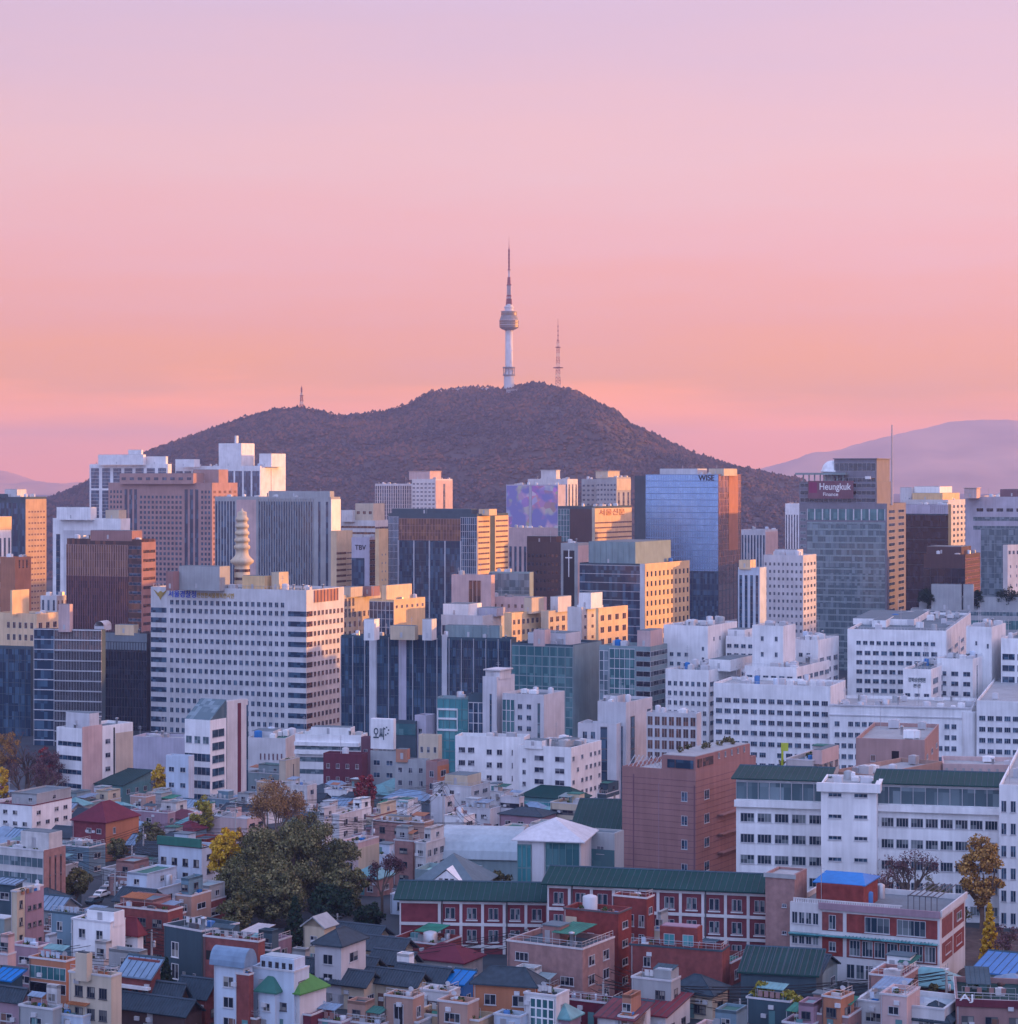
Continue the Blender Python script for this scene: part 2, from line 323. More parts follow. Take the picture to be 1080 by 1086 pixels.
def roof_clutter(B, amount=1):
    """tanks, cooling units, pipes and masts bolted to a flat roof"""
    w, d, z = B.w, B.d, B.h-1.0
    if w < 5 or d < 5: return
    n = int(min(14, 2+w*d/110)*amount)
    for i in range(n):
        x = random.uniform(1.2, w-3); y = random.uniform(1.2, max(1.5, d-3)); k = random.random(); big = min(1.6, 1+B.Y/1500)
        m = MB()
        if k < .5:
            a, c, e = random.uniform(1, 2.2)*big, random.uniform(.8, 1.5)*big, random.uniform(.9, 1.7)*big; m.box(x, x+a, y, y+c, z+.25, z+e, 0)
            m.box(x+.1, x+.25, y+.1, y+.25, z, z+.25); m.box(x+a-.25, x+a-.1, y+.1, y+.25, z, z+.25); m.lathe([(a*.3, z+e), (a*.3, z+e+.15), (a*.22, z+e+.16)], x+a/2, y+c/2, 10)
            m.build('cooling_unit', random.choice(['lightgrey', 'white', 'steel', 'offwhite']), B.root)
        elif k < .68:
            r = random.uniform(.6, 1.0)*big; e = random.uniform(1.3, 2)*big; m.lathe([(r, z), (r, z+e), (r*.9, z+e+.12), (r*.3, z+e+.35), (.01, z+e+.36)], x+r, y+r, 14)
            m.build('water_tank', random.choice(TANKS), B.root)
        elif k < .85:
            e = random.uniform(2.5, 6)*big; m.bar((x, y, z), (x, y, z+e), .07*big); m.bar((x-.6*big, y, z+e*.8), (x+.6*big, y, z+e*.8), .04*big); m.bar((x-.4*big, y, z+e*.9), (x+.4*big, y, z+e*.9), .04*big)
            m.build('antenna', 'steel', B.root)
        else:
            e = random.uniform(1, 2)*big; m.lathe([(.25*big, z), (.25*big, z+e), (.4*big, z+e+.05), (.4*big, z+e+.3), (.01, z+e+.45)], x, y, 8); m.build('vent_pipe', 'steel', B.root)
def Wn(n, fh=3.6, wf=.5, hf=.5, **k): return dict(k='w', n=n, fh=fh, wf=wf, hf=hf, **k)
def Bd(fh=3.6, hf=.5, **k): return dict(k='b', fh=fh, hf=hf, **k)
def Vs(n, wf=.5, **k): return dict(k='v', n=n, wf=wf, **k)
def Cw(n, fh=3.8, **k): return dict(k='c', n=n, fh=fh, **k)
def Fn(n, **k): return dict(k='f', n=n, **k)
def Pn(m, **k): return dict(k='p', m=m, **k)
def Sg(s, **k): return dict(k='s', s=s, **k)
def Rb(x0, xc, x1, yt, **k): return dict(x0=x0, xc=xc, x1=x1, yt=yt, **k)
# ------------------------------------------------------------------ ground, hills, air
def grid_mesh(name, xs, ys, zf, m, kind='structure', smooth=True):
    v = [(x, y, zf(x, y)) for y in ys for x in xs]; n = len(xs)
    f = [(j*n+i, j*n+i+1, (j+1)*n+i+1, (j+1)*n+i) for j in range(len(ys)-1) for i in range(n-1)]
    me = bpy.data.meshes.new(name); me.from_pydata(v, [], f); me.materials.append(M(m))
    if smooth: me.polygons.foreach_set('use_smooth', [True]*len(f))
    o = link(name, me); o['kind'] = kind; return o
mat('asphalt', PAL['asphalt'], var=.3, scale=.08)
grid_mesh('ground', [-9900, -2000, -600, -300, 0, 300, 600, 2000, 9900], [-1500, 0, 100, 200, 270, 340, 370, 400, 440, 480, 540, 600, 675, 750, 825, 900, 1500, 4000, 19900], lambda x, y: gz(max(y, 0)) if y > -1 else 70, 'asphalt', smooth=False)
def foliage(key, a, b, c, rough=.9, spec=.1, nscale=.02, spread=.25):
    if key in MATS: return MATS[key]
    m = bpy.data.materials.new(key); m.use_nodes = True; nt = m.node_tree; N = nt.nodes; L = nt.links
    bs = N['Principled BSDF']; bs.inputs['Roughness'].default_value = rough; bs.inputs['Specular IOR Level'].default_value = spec
    g = N.new('ShaderNodeNewGeometry'); nz = N.new('ShaderNodeTexNoise'); nz.inputs['Scale'].default_value = nscale; nz.inputs['Detail'].default_value = 4; L.new(g.outputs['Position'], nz.inputs[0])
    mr = N.new('ShaderNodeMapRange'); mr.inputs[1].default_value = .3; mr.inputs[2].default_value = .7; mr.inputs[3].default_value = -spread; mr.inputs[4].default_value = spread; L.new(nz.outputs[0], mr.inputs[0])
    ad = N.new('ShaderNodeMath'); L.new(g.outputs['Random Per Island'], ad.inputs[0]); L.new(mr.outputs[0], ad.inputs[1])
    cr = N.new('ShaderNodeValToRGB'); e = cr.color_ramp.elements; e.new(.5)
    for k, q in enumerate((a, b, c)): e[k].position = (0, .55, 1)[k]; e[k].color = (*q, 1)
    L.new(ad.outputs[0], cr.inputs[0]); L.new(cr.outputs[0], bs.inputs['Base Color']); MATS[key] = m; return m
RX = [-60,0,40,60,95,130,165,200,250,290,320,345,355,400,430,455,490,520,535,550,566,578,590,620,660,700,735,780,810,840,850,880,960]
RY = [552,542,531,524,509,490,475,463,445,434,432,436,441,437,430,416,411,411,412,408,405,407,413,430,447,463,480,494,502,519,527,545,560]
NY = 3530.0
RIDX = [wx(x, NY) for x in RX]; RIDZ = [wz(y, NY)-4 for y in RY]
def namsan(x, y):
    t = (NY-y)
    r = float(np.interp(x-.10*t*(1 if t > 0 else .3), RIDX, RIDZ, left=20, right=20))
    s = max(0.0, 1-abs(t)/(1150 if t > 0 else 1400)); s = s*s*(3-2*s)*.35+s*.65
    n = mnoise.fractal(Vector((x*.0045, y*.0022, 3.1)), 1, 2, 4)*28+mnoise.fractal(Vector((x*.014, y*.01, 7.7)), 1, 2, 3)*9
    k = min(1, abs(t)/260)
    if t > 0: n += 46*math.exp(-((x-25-.22*t)/120)**2)*min(1, t/520)*s/max(.2, min(1, s*2.2))
    return max(-2, (r*s)+n*k*min(1, s*2.2))
mat('hill_soil', (.06,.052,.058), var=.3, scale=.01)
grid_mesh('hill', np.linspace(-1050, 800, 150), np.linspace(2380, 4900, 110), namsan, 'hill_soil')
def forest(name, pts, size, m, label=None):
    """woods that read as one mass: a jittered faceted crown for every tree"""
    n = len(pts); base = np.array([(1,0,0),(.31,.95,0),(-.81,.59,0),(-.81,-.59,0),(.31,-.95,0),(0,0,1)], np.float32)
    tri = np.array([(0,1,5),(1,2,5),(2,3,5),(3,4,5),(4,0,5)], np.int32)
    a = RNG.uniform(0, 6.28, n); c, s = np.cos(a), np.sin(a); sc = (np.asarray(size)*RNG.uniform(.5, 1.4, n))[:, None]
    v = base[None]*RNG.uniform(.7, 1.3, (n, 6, 1))
    x = v[:, :, 0]*c[:, None]-v[:, :, 1]*s[:, None]; y = v[:, :, 0]*s[:, None]+v[:, :, 1]*c[:, None]
    V = np.stack([x*sc, y*sc, v[:, :, 2]*sc*RNG.uniform(.8, 1.3, (n, 1))], -1)+np.asarray(pts, np.float32)[:, None, :]
    Fc = (tri[None]+(np.arange(n)*6)[:, None, None]).reshape(-1, 3)
    me = tri_mesh(name, V.reshape(-1, 3), Fc, m); me.polygons.foreach_set('use_smooth', [True]*len(Fc)); o = link(name, me); o['kind'] = 'stuff'
    if label: o['label'] = label
    return o
def tri_mesh(name, V, Fc, m):
    me = bpy.data.meshes.new(name); k = Fc.shape[1]; n = len(Fc)
    me.vertices.add(len(V)); me.vertices.foreach_set('co', np.ascontiguousarray(V, np.float32).ravel())
    me.loops.add(n*k); me.loops.foreach_set('vertex_index', np.ascontiguousarray(Fc, np.int32).ravel())
    me.polygons.add(n); me.polygons.foreach_set('loop_start', np.arange(0, n*k, k, dtype=np.int32)); me.polygons.foreach_set('loop_total', np.full(n, k, np.int32))
    me.materials.append(M(m)); me.update(calc_edges=True); return me
foliage('forest_leaf', (.03,.036,.05), (.062,.056,.07), (.15,.078,.068), nscale=.008, spread=.42)
def hill_forest():
    P = []
    while len(P) < 84000:
        y = RNG.uniform(2420, 3640); x = RNG.uniform(-1000, 760)
        z = namsan(x, y)
        if z > 3: P.append((x, y, z+.9))
    for x in np.arange(-980, 560, 1.4): 
        for dy in (-12, 0, 14):
            xx = x+RNG.uniform(-2, 2); P.append((xx, NY+dy, namsan(xx, NY+dy)+RNG.uniform(.3, 3.2)))
    nb = len(P)
    for px in np.arange(60, 840, 2.6):
        if RNG.uniform() < (.9 if 440 < px < 530 else .4): x = wx(px, NY); P.append((x, NY, namsan(x, NY)+RNG.uniform(1.5, 5)))
    sz = np.where(RNG.uniform(0, 1, len(P)) < .25, 3.4, 2.3); sz[nb:] = 3.6
    forest('forest', P, sz, 'forest_leaf', 'brown autumn woods covering the tower hill')
hill_forest()
mat('far_soil', (.6,.3,.15), var=.3, scale=.002)
def far_range(px, py, Y, D):
    X = [wx(p, Y) for p in px]; Z = [wz(q, Y) for q in py]
    def zf(x, y):
        s = max(0, 1-abs(y-Y)/D); n = mnoise.fractal(Vector((x*.0016, y*.0012, 1.7)), 1, 2, 5)
        return max(-1, float(np.interp(x, X, Z))*s+n*70*min(1, abs(y-Y)/300)*s+n*14*s)
    grid_mesh('mountain', np.linspace(X[0], X[-1], 160), np.linspace(Y-D, Y+D, 24), zf, 'far_soil')
far_range([700, 780, 815, 830, 860, 900, 925, 950, 975, 1000, 1025, 1040, 1060, 1090, 1150, 1250], [520, 506, 499, 493, 484, 475, 466, 458, 453, 449, 444.5, 443, 445, 447, 455, 520], 17000, 2200)
far_range([-200, -60, -20, 0, 20, 35, 60, 90, 150, 250], [515, 503, 497, 499, 503, 508, 512, 516, 520, 524], 16000, 2000)
def dusk_hill(x, y):                             # the hill west of the city, out of view to the right, that already throws its shade over the near quarters
    s = max(0, 1-abs(x-1900)/900.0)
    along = float(np.interp(y, [-1900, -1300, -300, 700, 1000, 1330, 1520, 1735, 2000, 2400, 2900, 3300], [0, 200, 262, 275, 250, 212, 183, 162, 145, 110, 60, 0]))
    return max(-2, along*(s*s*(3-2*s))+mnoise.fractal(Vector((x*.004, y*.004, 9.1)), 1, 2, 4)*14*s)
grid_mesh('hill', np.linspace(1000, 2800, 70), np.linspace(-1490, 3380, 150), dusk_hill, 'hill_soil')
def haze():
    m = bpy.data.materials.new('air'); m.use_nodes = True; nt = m.node_tree; nt.nodes.clear()
    o = nt.nodes.new('ShaderNodeOutputMaterial'); v = nt.nodes.new('ShaderNodeVolumePrincipled'); nt.links.new(v.outputs[0], o.inputs['Volume'])
    v.inputs['Color'].default_value = (.46,.50,.82,1); v.inputs['Density'].default_value = HAZE; v.inputs['Anisotropy'].default_value = 0.0
    b = MB(); b.box(-10000, 10000, -1600, 20000, -3.2, 505); q = b.build('haze', [m]); q['kind'] = 'stuff'; q['label'] = 'thin violet evening haze over the city'
HAZE = .00008
MATS_AIR = haze()
# ------------------------------------------------------------------ tower and masts on the hill
mat('redmast', (.24,.07,.08), rough=.6); mat('towerwhite', (.52,.5,.5), var=.06); mat('podgrey', (.2,.19,.19), var=.2); mat('podglass', (.16,.12,.09), rough=.25, metal=.3); mat('pale_metal', (.42,.36,.37), rough=.5)
def lattice(b, r0, r1, z0, z1, n, w, m=0, cx=0, cy=0):
    cs = [(1,1),(-1,1),(-1,-1),(1,-1)]
    for i in range(n):
        ra, rb = r0+(r1-r0)*i/n, r0+(r1-r0)*(i+1)/n; za, zb = z0+(z1-z0)*i/n, z0+(z1-z0)*(i+1)/n
        mm = m if not isinstance(m, (list, tuple)) else m[i % len(m)]
        for k in range(4):
            p, q = cs[k], cs[(k+1) % 4]
            b.bar((cx+p[0]*ra, cy+p[1]*ra, za), (cx+p[0]*rb, cy+p[1]*rb, zb), w, mm)
            b.bar((cx+p[0]*ra, cy+p[1]*ra, za), (cx+q[0]*rb, cy+q[1]*rb, zb), w*.6, mm); b.bar((cx+q[0]*ra, cy+q[1]*ra, za), (cx+p[0]*rb, cy+p[1]*rb, zb), w*.6, mm)
            b.bar((cx+p[0]*rb, cy+p[1]*rb, zb), (cx+q[0]*rb, cy+q[1]*rb, zb), w*.6, mm)
def seoul_tower():
    Y = NY-6; zb = wz(418, Y); k = Y/F; Z = lambda py: wz(py, Y)-zb
    t = thing('observation_tower', 'tall white broadcasting tower with grey round pod and red mast on hilltop', 'tower', (wx(540, Y), Y, zb))
    THINGS.append((540, 330, t))
    b = MB(); b.lathe([(5.6*k, -6), (5.4*k, Z(398)), (4.0*k, Z(392)), (3.9*k, Z(349))], n=20); b.build('shaft', 'towerwhite', t)
    for py in (390, 398):
        b = MB(); b.lathe([(3.5*k, Z(py)-.8), (6.6*k, Z(py)-.5), (6.6*k, Z(py)+1.2), (3.5*k, Z(py)+1.3)], n=20, smooth=False); b.build('ring_deck', 'podgrey', t)
    b = MB()
    for a in range(8): x, y = 5.6*k*math.cos(a*.785), 5.6*k*math.sin(a*.785); b.bar((x, y, Z(398)), (x, y, Z(390)), .9)
    b.build('deck_strut', 'podgrey', t)
    b = MB(); b.lathe([(3.9*k, Z(350.5)), (7.6*k, Z(349)), (9.9*k, Z(347.5)), (10.1*k, Z(340)), (9.0*k, Z(336.5)), (8.3*k, Z(335)), (8.2*k, Z(330.5)), (4.6*k, Z(330))], n=28, smooth=False); p = b.build('pod', 'podgrey', t)
    for z0, z1, r in ((347, 345.2, 10.15), (344.2, 342.6, 10.25), (341.8, 340.3, 10.25), (334.5, 331.8, 8.45)):
        b = MB(); b.lathe([(r*k-.2, Z(z0)), (r*k, Z(z0)), (r*k, Z(z1)), (r*k-.2, Z(z1))], n=28, smooth=False); b.build('window_ring', 'podglass', p)
    for py in (339.8, 344.7, 330.3):
        r = 10.6 if py > 331 else 8.8
        b = MB(); b.lathe([(r*k-.6, Z(py)-.5), (r*k, Z(py)-.4), (r*k, Z(py)+.4), (r*k-.6, Z(py)+.5)], n=28, smooth=False); b.build('railing', 'pale_metal', p)
    b = MB(); b.lathe([(4.7*k, Z(330)), (4.6*k, Z(327)), (5.2*k, Z(326.6)), (5.2*k, Z(325.4)), (3.9*k, Z(325)), (3.4*k, Z(322.5))], n=20, smooth=False); b.build('upper_drum', 'towerwhite', t)
    b = MB()
    lattice(b, 2.9*k, 2.1*k, Z(323), Z(313), 5, 1.0, [0, 0, 0, 1, 0]); b.box(-1.9*k, 1.9*k, -1.9*k, 1.9*k, Z(322), Z(317), 0); lattice(b, 2.0*k, 1.9*k, Z(313), Z(303), 4, .8, 1); b.box(-1.5*k, 1.5*k, -1.5*k, 1.5*k, Z(313), Z(303), 1)
    b.box(-2.5*k, 2.5*k, -2.5*k, 2.5*k, Z(302.6), Z(301.6), 0); b.box(-1.4*k, 1.4*k, -1.4*k, 1.4*k, Z(301), Z(294.5), 0); lattice(b, 1.5*k, 1.2*k, Z(302), Z(294), 3, .8, 0)
    b.box(-.75*k, .75*k, -.75*k, .75*k, Z(294), Z(286), 1); b.box(-1.6*k, 1.6*k, -1.6*k, 1.6*k, Z(286.6), Z(285.8), 0); b.box(-.8*k, .8*k, -.8*k, .8*k, Z(286), Z(264), 0)
    for py in (282, 278, 274, 270, 266): b.box(-1.1*k, 1.1*k, -1.1*k, 1.1*k, Z(py)-.7, Z(py)+.7, 0)
    b.lathe([(.45*k, Z(264)), (.2*k, Z(258)), (.1*k, Z(251))], n=6)
    b.build('antenna_mast', ['redmast', 'pale_metal'], t)
seoul_tower()
def mast(label, px, yt, yb, Y, r, n, w, decks):
    z0 = namsan(wx(px, Y), Y)-1; h = wz(yt, Y)-z0
    t = thing('radio_mast', label, 'mast', (wx(px, Y), Y, z0)); THINGS.append((px, yt, t))
    b = MB(); lattice(b, r, r*.35, 0, h*.72, n, w, [0, 0, 1]); b.build('lattice', ['redmast', 'pale_metal'], t)
    b = MB(); b.bar((0,0,h*.7), (0,0,h), w*2, 0, w*.8, 6)
    for f in (.78, .84, .9): b.box(-w*2.2, w*2.2, -w*2.2, w*2.2, h*f-1, h*f+1)
    b.build('antenna', 'redmast', t)
    for f, q in decks:
        b = MB(); b.box(-q, q, -q, q, h*f-.5, h*f+.6); b.build('platform', 'redmast', t)
mast('slim red and white lattice radio mast beside the tall tower', 592, 338, 418, NY+5, 4.2, 16, .42, ((.35, 7.5), (.62, 4)))
mast('short lone radio mast on the low western shoulder of the hill', 320, 409, 432, NY, 3.2, 6, .6, ((.6, 3),))
def pylon(px, yt, Y):
    z0 = namsan(wx(px, Y), Y)-2; h = wz(yt, Y)-z0
    t = thing('lattice_pylon', 'small pale cable pylon standing on the dark hillside below the tower', 'pylon', (wx(px, Y), Y, z0))
    b = MB(); lattice(b, 5, 1.5, 0, h, 6, .8); b.build('lattice', 'pale_metal', t)
    b = MB(); b.box(-5, 5, -1, 1, h-2, h); b.build('crossarm', 'pale_metal', t)
pylon(549, 473, 3050)
def hilltop_station():
    Y = 3500; z = namsan(wx(545, Y), Y)
    t = thing('cable_car_station', 'pale terraced pavilion clinging to the slope right under the tower', 'building', (wx(543, Y), Y, z-6)); k = Y/F
    b = MB(); b.box(-6*k, 6*k, -14, 14, 0, 7); b.box(-4*k, 5*k, -24, -14, -8, 2); b.box(-3*k, 4*k, -34, -24, -16, -5); b.build('wall', 'pale_metal', t)
    b = MB(); b.box(-6.6*k, 6.6*k, -15, 15, 7.1, 8.3); b.build('roof', 'podgrey', t)
    b = MB()
    for i in range(9): b.box(-5.5*k+i*1.3*k, -4.8*k+i*1.3*k, -14.2, -14.02, 2, 5.5)
    b.build('window_band', 'glass', t)
hilltop_station()
# ------------------------------------------------------------------ the far business quarter
OB = 'office building'
mat('lumin', (.8,.76,.7), var=.08); mat('bandtext', (.015,.02,.03), var=.02)  # first one is a white with the sunlight put into the colour
bld('office_tower', OB, 'white framed dark glass tower rising behind the red stone grid tower', 95, 178, 182, 492, 2300, 20, 'white', front=[Vs(7, .72, t=4, zb=518, g='navy', sp='frame'), Vs(7, .72, zt=520, g='navy', sp='frame', fh=3.6)],
    top=[Rb(104, 152, 160, 482, back=.25), Rb(136, 150, 155, 477, back=.5), Rb(155, 176, 181, 484, back=.4)], vis=560)
bld('office_tower', OB, 'dark glass slab with white pilasters, white penthouse block and tall white end wall', 186, 276, 303, 494, 2200, 25, 'white', front=[Vs(10, .8, t=5, g='navy', sp='frame', fh=0)], side=[Vs(1, .12, u=(.35, .5), t=3, g='navy')],
    top=[Rb(232, 256, 270, 470, back=.2), Rb(186, 206, 212, 487, back=.3), Rb(275, 288, 303, 481, back=.1), Rb(249, 251, 253, 462, back=.4, win=0)], vis=560)
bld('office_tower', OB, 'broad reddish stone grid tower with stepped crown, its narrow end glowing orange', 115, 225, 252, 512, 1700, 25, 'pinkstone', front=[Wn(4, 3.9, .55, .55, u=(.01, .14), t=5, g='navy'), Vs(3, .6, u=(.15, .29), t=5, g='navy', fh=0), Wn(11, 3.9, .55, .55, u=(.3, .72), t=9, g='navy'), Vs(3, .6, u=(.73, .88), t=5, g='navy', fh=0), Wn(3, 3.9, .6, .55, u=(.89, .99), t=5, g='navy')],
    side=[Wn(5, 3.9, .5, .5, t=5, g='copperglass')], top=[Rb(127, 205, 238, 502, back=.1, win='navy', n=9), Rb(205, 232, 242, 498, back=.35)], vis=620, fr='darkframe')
bld('office_tower', OB, 'dark slab at the far western edge whose lit side carries a slanting shadow', -30, 27, 49, 527, 1500, 25, 'slate', front=[Vs(8, .7, t=4, g='navy', fh=0)], side=[Pn('tan', u=(0, 1), p=.2), Wn(6, 3.8, .7, .35, t=8, g='copperglass', u=(.1, .95))], top=[Rb(5, 18, 28, 519, back=.3, wall='offwhite'), Rb(-20, 5, 10, 524, back=.3)], vis=660)  # shaded front and sunlit side painted as two separate wall colours
bld('office_building', OB, 'white rib-fronted block with orange lit crown at the western edge', -25, -2, 12, 548, 1250, 25, 'white', side=[Pn('sand', zt=548, zb=562, p=.2), Wn(3, 14, .45, .75, t=10, g='navy')], vis=650)  # gold crown band is sunlight painted on the white wall
bld('office_building', OB, 'small orange-red brick tower with three slots near its top', 0, 16, 33, 591, 1240, 25, 'orangebrick', side=[Vs(3, .35, zt=594, zb=603, g='bronze', u=(.15, .85))], vis=650)
bld('office_building', OB, 'pale block with a white portal frame and recessed grey front', 56, 128, 138, 550, 1400, 22, 'white', front=[Pn('lightgrey', u=(.16, .86), zt=563, zb=760, p=.02), Cw(8, 4, u=(.3, .86), zt=575, g='navy'), Vs(1, .5, u=(.02, .14), t=10, g='navy')],
    top=[Rb(60, 96, 110, 538, back=.3, wall='white'), Rb(112, 126, 137, 541, back=.1, wall='cream')], vis=700)
bld('office_tower', OB, 'bronze mirror glass tower whose upper floors reflect the sunset', 71, 150, 165, 572, 1150, 25, 'bronze', front=[Cw(26, 4, u=(0, .82), t=3, g='copperglass', zb=612, fr='pinkstone', mt=.2, mp=.5, hb=.1), Cw(26, 4, u=(0, .82), zt=612, g='bronze', fr='purple', mt=.2, mp=.5, hb=.1), Bd(4.6, .4, u=(.83, 1), t=2, g='navy', fr='pinkstone')], side=[Pn('rose', p=.2), Bd(4.6, .35, u=(.1, .95), t=4, g='bronze')],  # sunset reflection on the upper floors painted as warmer glass and frames
    top=[Rb(96, 140, 153, 563, back=.2, wall='rose')], vis=690, fr='darkframe')
bld('office_tower', OB, 'grey slab of close vertical fins with a blank pale band, standing behind the police headquarters', 228, 351, 361, 527, 1400, 22, 'stone', front=[Vs(7, .6, u=(0, .18), t=3, g='navy', fh=0), Pn('pink', u=(.19, .36), t=2, p=.1), Vs(22, .5, u=(.38, .85), t=3, g='navy', sp='frame', fh=0), Fn(22, u=(.38, .85), t=1, p=.6, wf=.18), Vs(2, .3, u=(.87, 1), t=3, g='navy', fh=0)],
    side=[Pn('lumin', p=.3)], top=[Rb(285, 350, 360, 521, back=.5, wall='stone')], vis=640, clutter=2)  # bright side panel paints the sunlight on the slab's end
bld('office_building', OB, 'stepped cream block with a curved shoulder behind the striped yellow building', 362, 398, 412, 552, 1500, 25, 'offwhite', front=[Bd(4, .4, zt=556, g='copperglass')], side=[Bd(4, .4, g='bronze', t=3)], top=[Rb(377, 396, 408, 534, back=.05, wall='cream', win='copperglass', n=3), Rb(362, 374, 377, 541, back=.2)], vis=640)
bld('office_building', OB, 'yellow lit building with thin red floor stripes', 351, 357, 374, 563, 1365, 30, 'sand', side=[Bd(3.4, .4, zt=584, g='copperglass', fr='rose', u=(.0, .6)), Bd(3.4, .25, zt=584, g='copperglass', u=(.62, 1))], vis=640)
B = bld('office_building', OB, 'lilac block carrying a tall dark advertising panel', 373, 392, 403, 570, 1350, 25, 'lilac', front=[Pn('navy', u=(.02, .72), zt=592, zb=628, p=.2, name='advert_panel')], side=[Pn('brown', p=.1), Bd(3.4, .35, g='bronze')], vis=640)
sign(B, 'F', 'TBV', B.w*.5, wz(581, B.Y)-B.z0, 4.2, 'bandtext')
bld('office_building', OB, 'narrow white tower in yellow sunlight dotted with tiny windows', 398, 402, 412, 561, 1340, 28, 'sand', side=[Wn(2, 5, .2, .25, zt=584, g='navy', u=(.15, .9))], vis=640)  # white slab whose wall colour holds the yellow of the sun
bld('office_tower', OB, 'wide dark glass tower with a reddish reflection and two orange lit end bays', 412, 506, 539, 545, 1345, 25, 'slate', front=[Cw(8, 4.2, u=(0, .12), t=2, g='navy'), Cw(22, 4.2, u=(.12, .82), t=3, zb=574, g='copperglass', fr='rose', mt=.14), Cw(12, 4.2, u=(.12, .82), zt=574, g='navy', fr='slate'), Cw(8, 4.2, u=(.82, 1), t=2, g='navy'), Fn(5, u=(.12, 1), zt=574, p=.8, wf=.05, m='lightgrey')],  # reddish reflection painted as copper glass across the upper front
    side=[Pn('sand', p=.3, u=(0, .4)), Pn('sand', p=.3, u=(.56, 1)), Bd(3.2, .4, u=(.03, .38), t=3, g='copperglass'), Bd(3.2, .4, u=(.58, .98), t=3, g='copperglass')], top=[Rb(416, 500, 506, 540, back=.15, wall='slate'), Rb(508, 519, 527, 540, back=.1, wall='sand')], vis=690)  # gold panels paint the sunlight onto the two end bays
bld('office_building', OB, 'far blue glass block with a tall pale pink wing in front of the hill', 398, 446, 452, 513, 2400, 20, 'lightgrey', front=[Cw(20, 4, t=2, g='navy', fr='lightgrey', mt=.4)], vis=560)
bld('office_building', OB, 'pale pink tower with a wide cornice in front of the hill', 437, 462, 480, 508, 2350, 25, 'offwhite', front=[Wn(6, 4.2, .6, .4, t=3, g='navy')], side=[Pn('pink', p=.2), Vs(1, .3, u=(.3, .7), t=5)], top=[Rb(434, 456, 468, 500, back=.1, cap=True, wall='pink')], vis=560)
def banner_building():
    B = bld('department_store', 'store', 'block wrapped in a huge lilac floral banner', 537, 592, 600, 514, 2000, 20, 'lilac', vis=580)
    m = bpy.data.materials.new('floral_banner'); m.use_nodes = True; nt = m.node_tree; N = nt.nodes; L = nt.links; b = N['Principled BSDF']; b.inputs['Roughness'].default_value = .8
    tc = N.new('ShaderNodeTexCoord'); vo = N.new('ShaderNodeTexVoronoi'); vo.inputs['Scale'].default_value = .16; L.new(tc.outputs['Object'], vo.inputs[0])
    nz = N.new('ShaderNodeTexNoise'); nz.inputs['Scale'].default_value = .06; L.new(tc.outputs['Object'], nz.inputs[0])
    r = N.new('ShaderNodeMapRange'); r.inputs[1].default_value = .47; r.inputs[2].default_value = .56; L.new(nz.outputs[0], r.inputs[0])
    mx = N.new('ShaderNodeMixRGB'); mx.inputs[0].default_value = .35; mx.inputs[1].default_value = (.5,.22,.33,1); L.new(vo.outputs['Color'], mx.inputs[2])
    m2 = N.new('ShaderNodeMixRGB'); L.new(r.outputs[0], m2.inputs[0]); m2.inputs[1].default_value = (.19,.19,.42,1); L.new(mx.outputs[0], m2.inputs[2]); L.new(m2.outputs[0], b.inputs['Base Color'])
    for u in ((.01, .44), (.5, .99)): op(B, 'F', Pn(m, u=u, t=1, p=.3, name='banner'))
    op(B, 'F', Pn('lilac', u=(.45, .49), t=0, p=.6, name='fin'))
banner_building()
bld('office_building', OB, 'white block with vertical slots peeping out behind the floral banner', 560, 602, 613, 508, 2150, 22, 'offwhite', front=[Vs(7, .4, u=(.6, 1), t=5, g='navy', fh=0)], side=[Vs(3, .4, t=5)], top=[Rb(574, 590, 594, 499, back=.2, cap=True)], vis=580)
bld('office_building', OB, 'two-part beige office block with an orange lit upper corner', 617, 641, 646, 508, 2100, 22, 'stone', front=[Wn(5, 4.4, .6, .45, t=4, g='navy')], vis=580)
bld('office_building', OB, 'taller beige block with projecting eaves and sunlit end', 633, 654, 669, 506, 2060, 25, 'stone', front=[Wn(6, 4.4, .6, .45, t=5, g='navy')], side=[Pn('cream', zb=520, p=.3), Vs(3, .4, zt=522)], top=[Rb(632, 645, 659, 500, back=.1, cap=True, wall='cream')], vis=580)  # cream panel paints the sunlit upper part of the end
B = bld('office_building', OB, 'dark fronted block whose long lit side is lettered along the top', 592, 631, 670, 537, 1620, 30, 'slate', front=[Cw(4, 4, u=(0, .32), t=2, g='tealglass'), Pn('darkbrown', u=(.34, .92), t=2, p=.2), Pn('cream', u=(.93, 1), t=1, p=.3)], side=[Pn('sand', p=.2), Bd(3.6, .35, zt=552, g='copperglass')], vis=620)  # gold side panel is painted sunlight on the dark block
sign(B, 'R', '서울신문', B.d*.45, wz(544, B.Y)-B.z0, 5, 'orangebrick', .4, B.d*.7)
for q in (621, 628): pass
bld('exhibition_hall', 'hall', 'low pinkish hall with a colonnade below its broad flat roof', 534, 596, 604, 560, 1700, 20, 'pink', front=[Vs(12, .5, zt=580, g='navy', fh=0), Bd(4, .3, zt=576, zb=569, g='darkglass')], vis=640)
bld('office_building', OB, 'dark brown block with rows of small square windows', 559, 597, 606, 575, 1400, 25, 'darkbrown', front=[Wn(9, 5.2, .5, .4, t=6, g='blackglass')], top=[Rb(559, 590, 596, 569, back=.3)], vis=650, fr='darkframe')
B = bld('office_building', OB, 'narrow grey gabled block with a thin white cross on its dark recess', 595, 613, 626, 576, 1290, 28, 'stone', front=[Pn('black', u=(.15, .8), zt=584, p=.1)], side=[Pn('pink', p=.1)], vis=650)
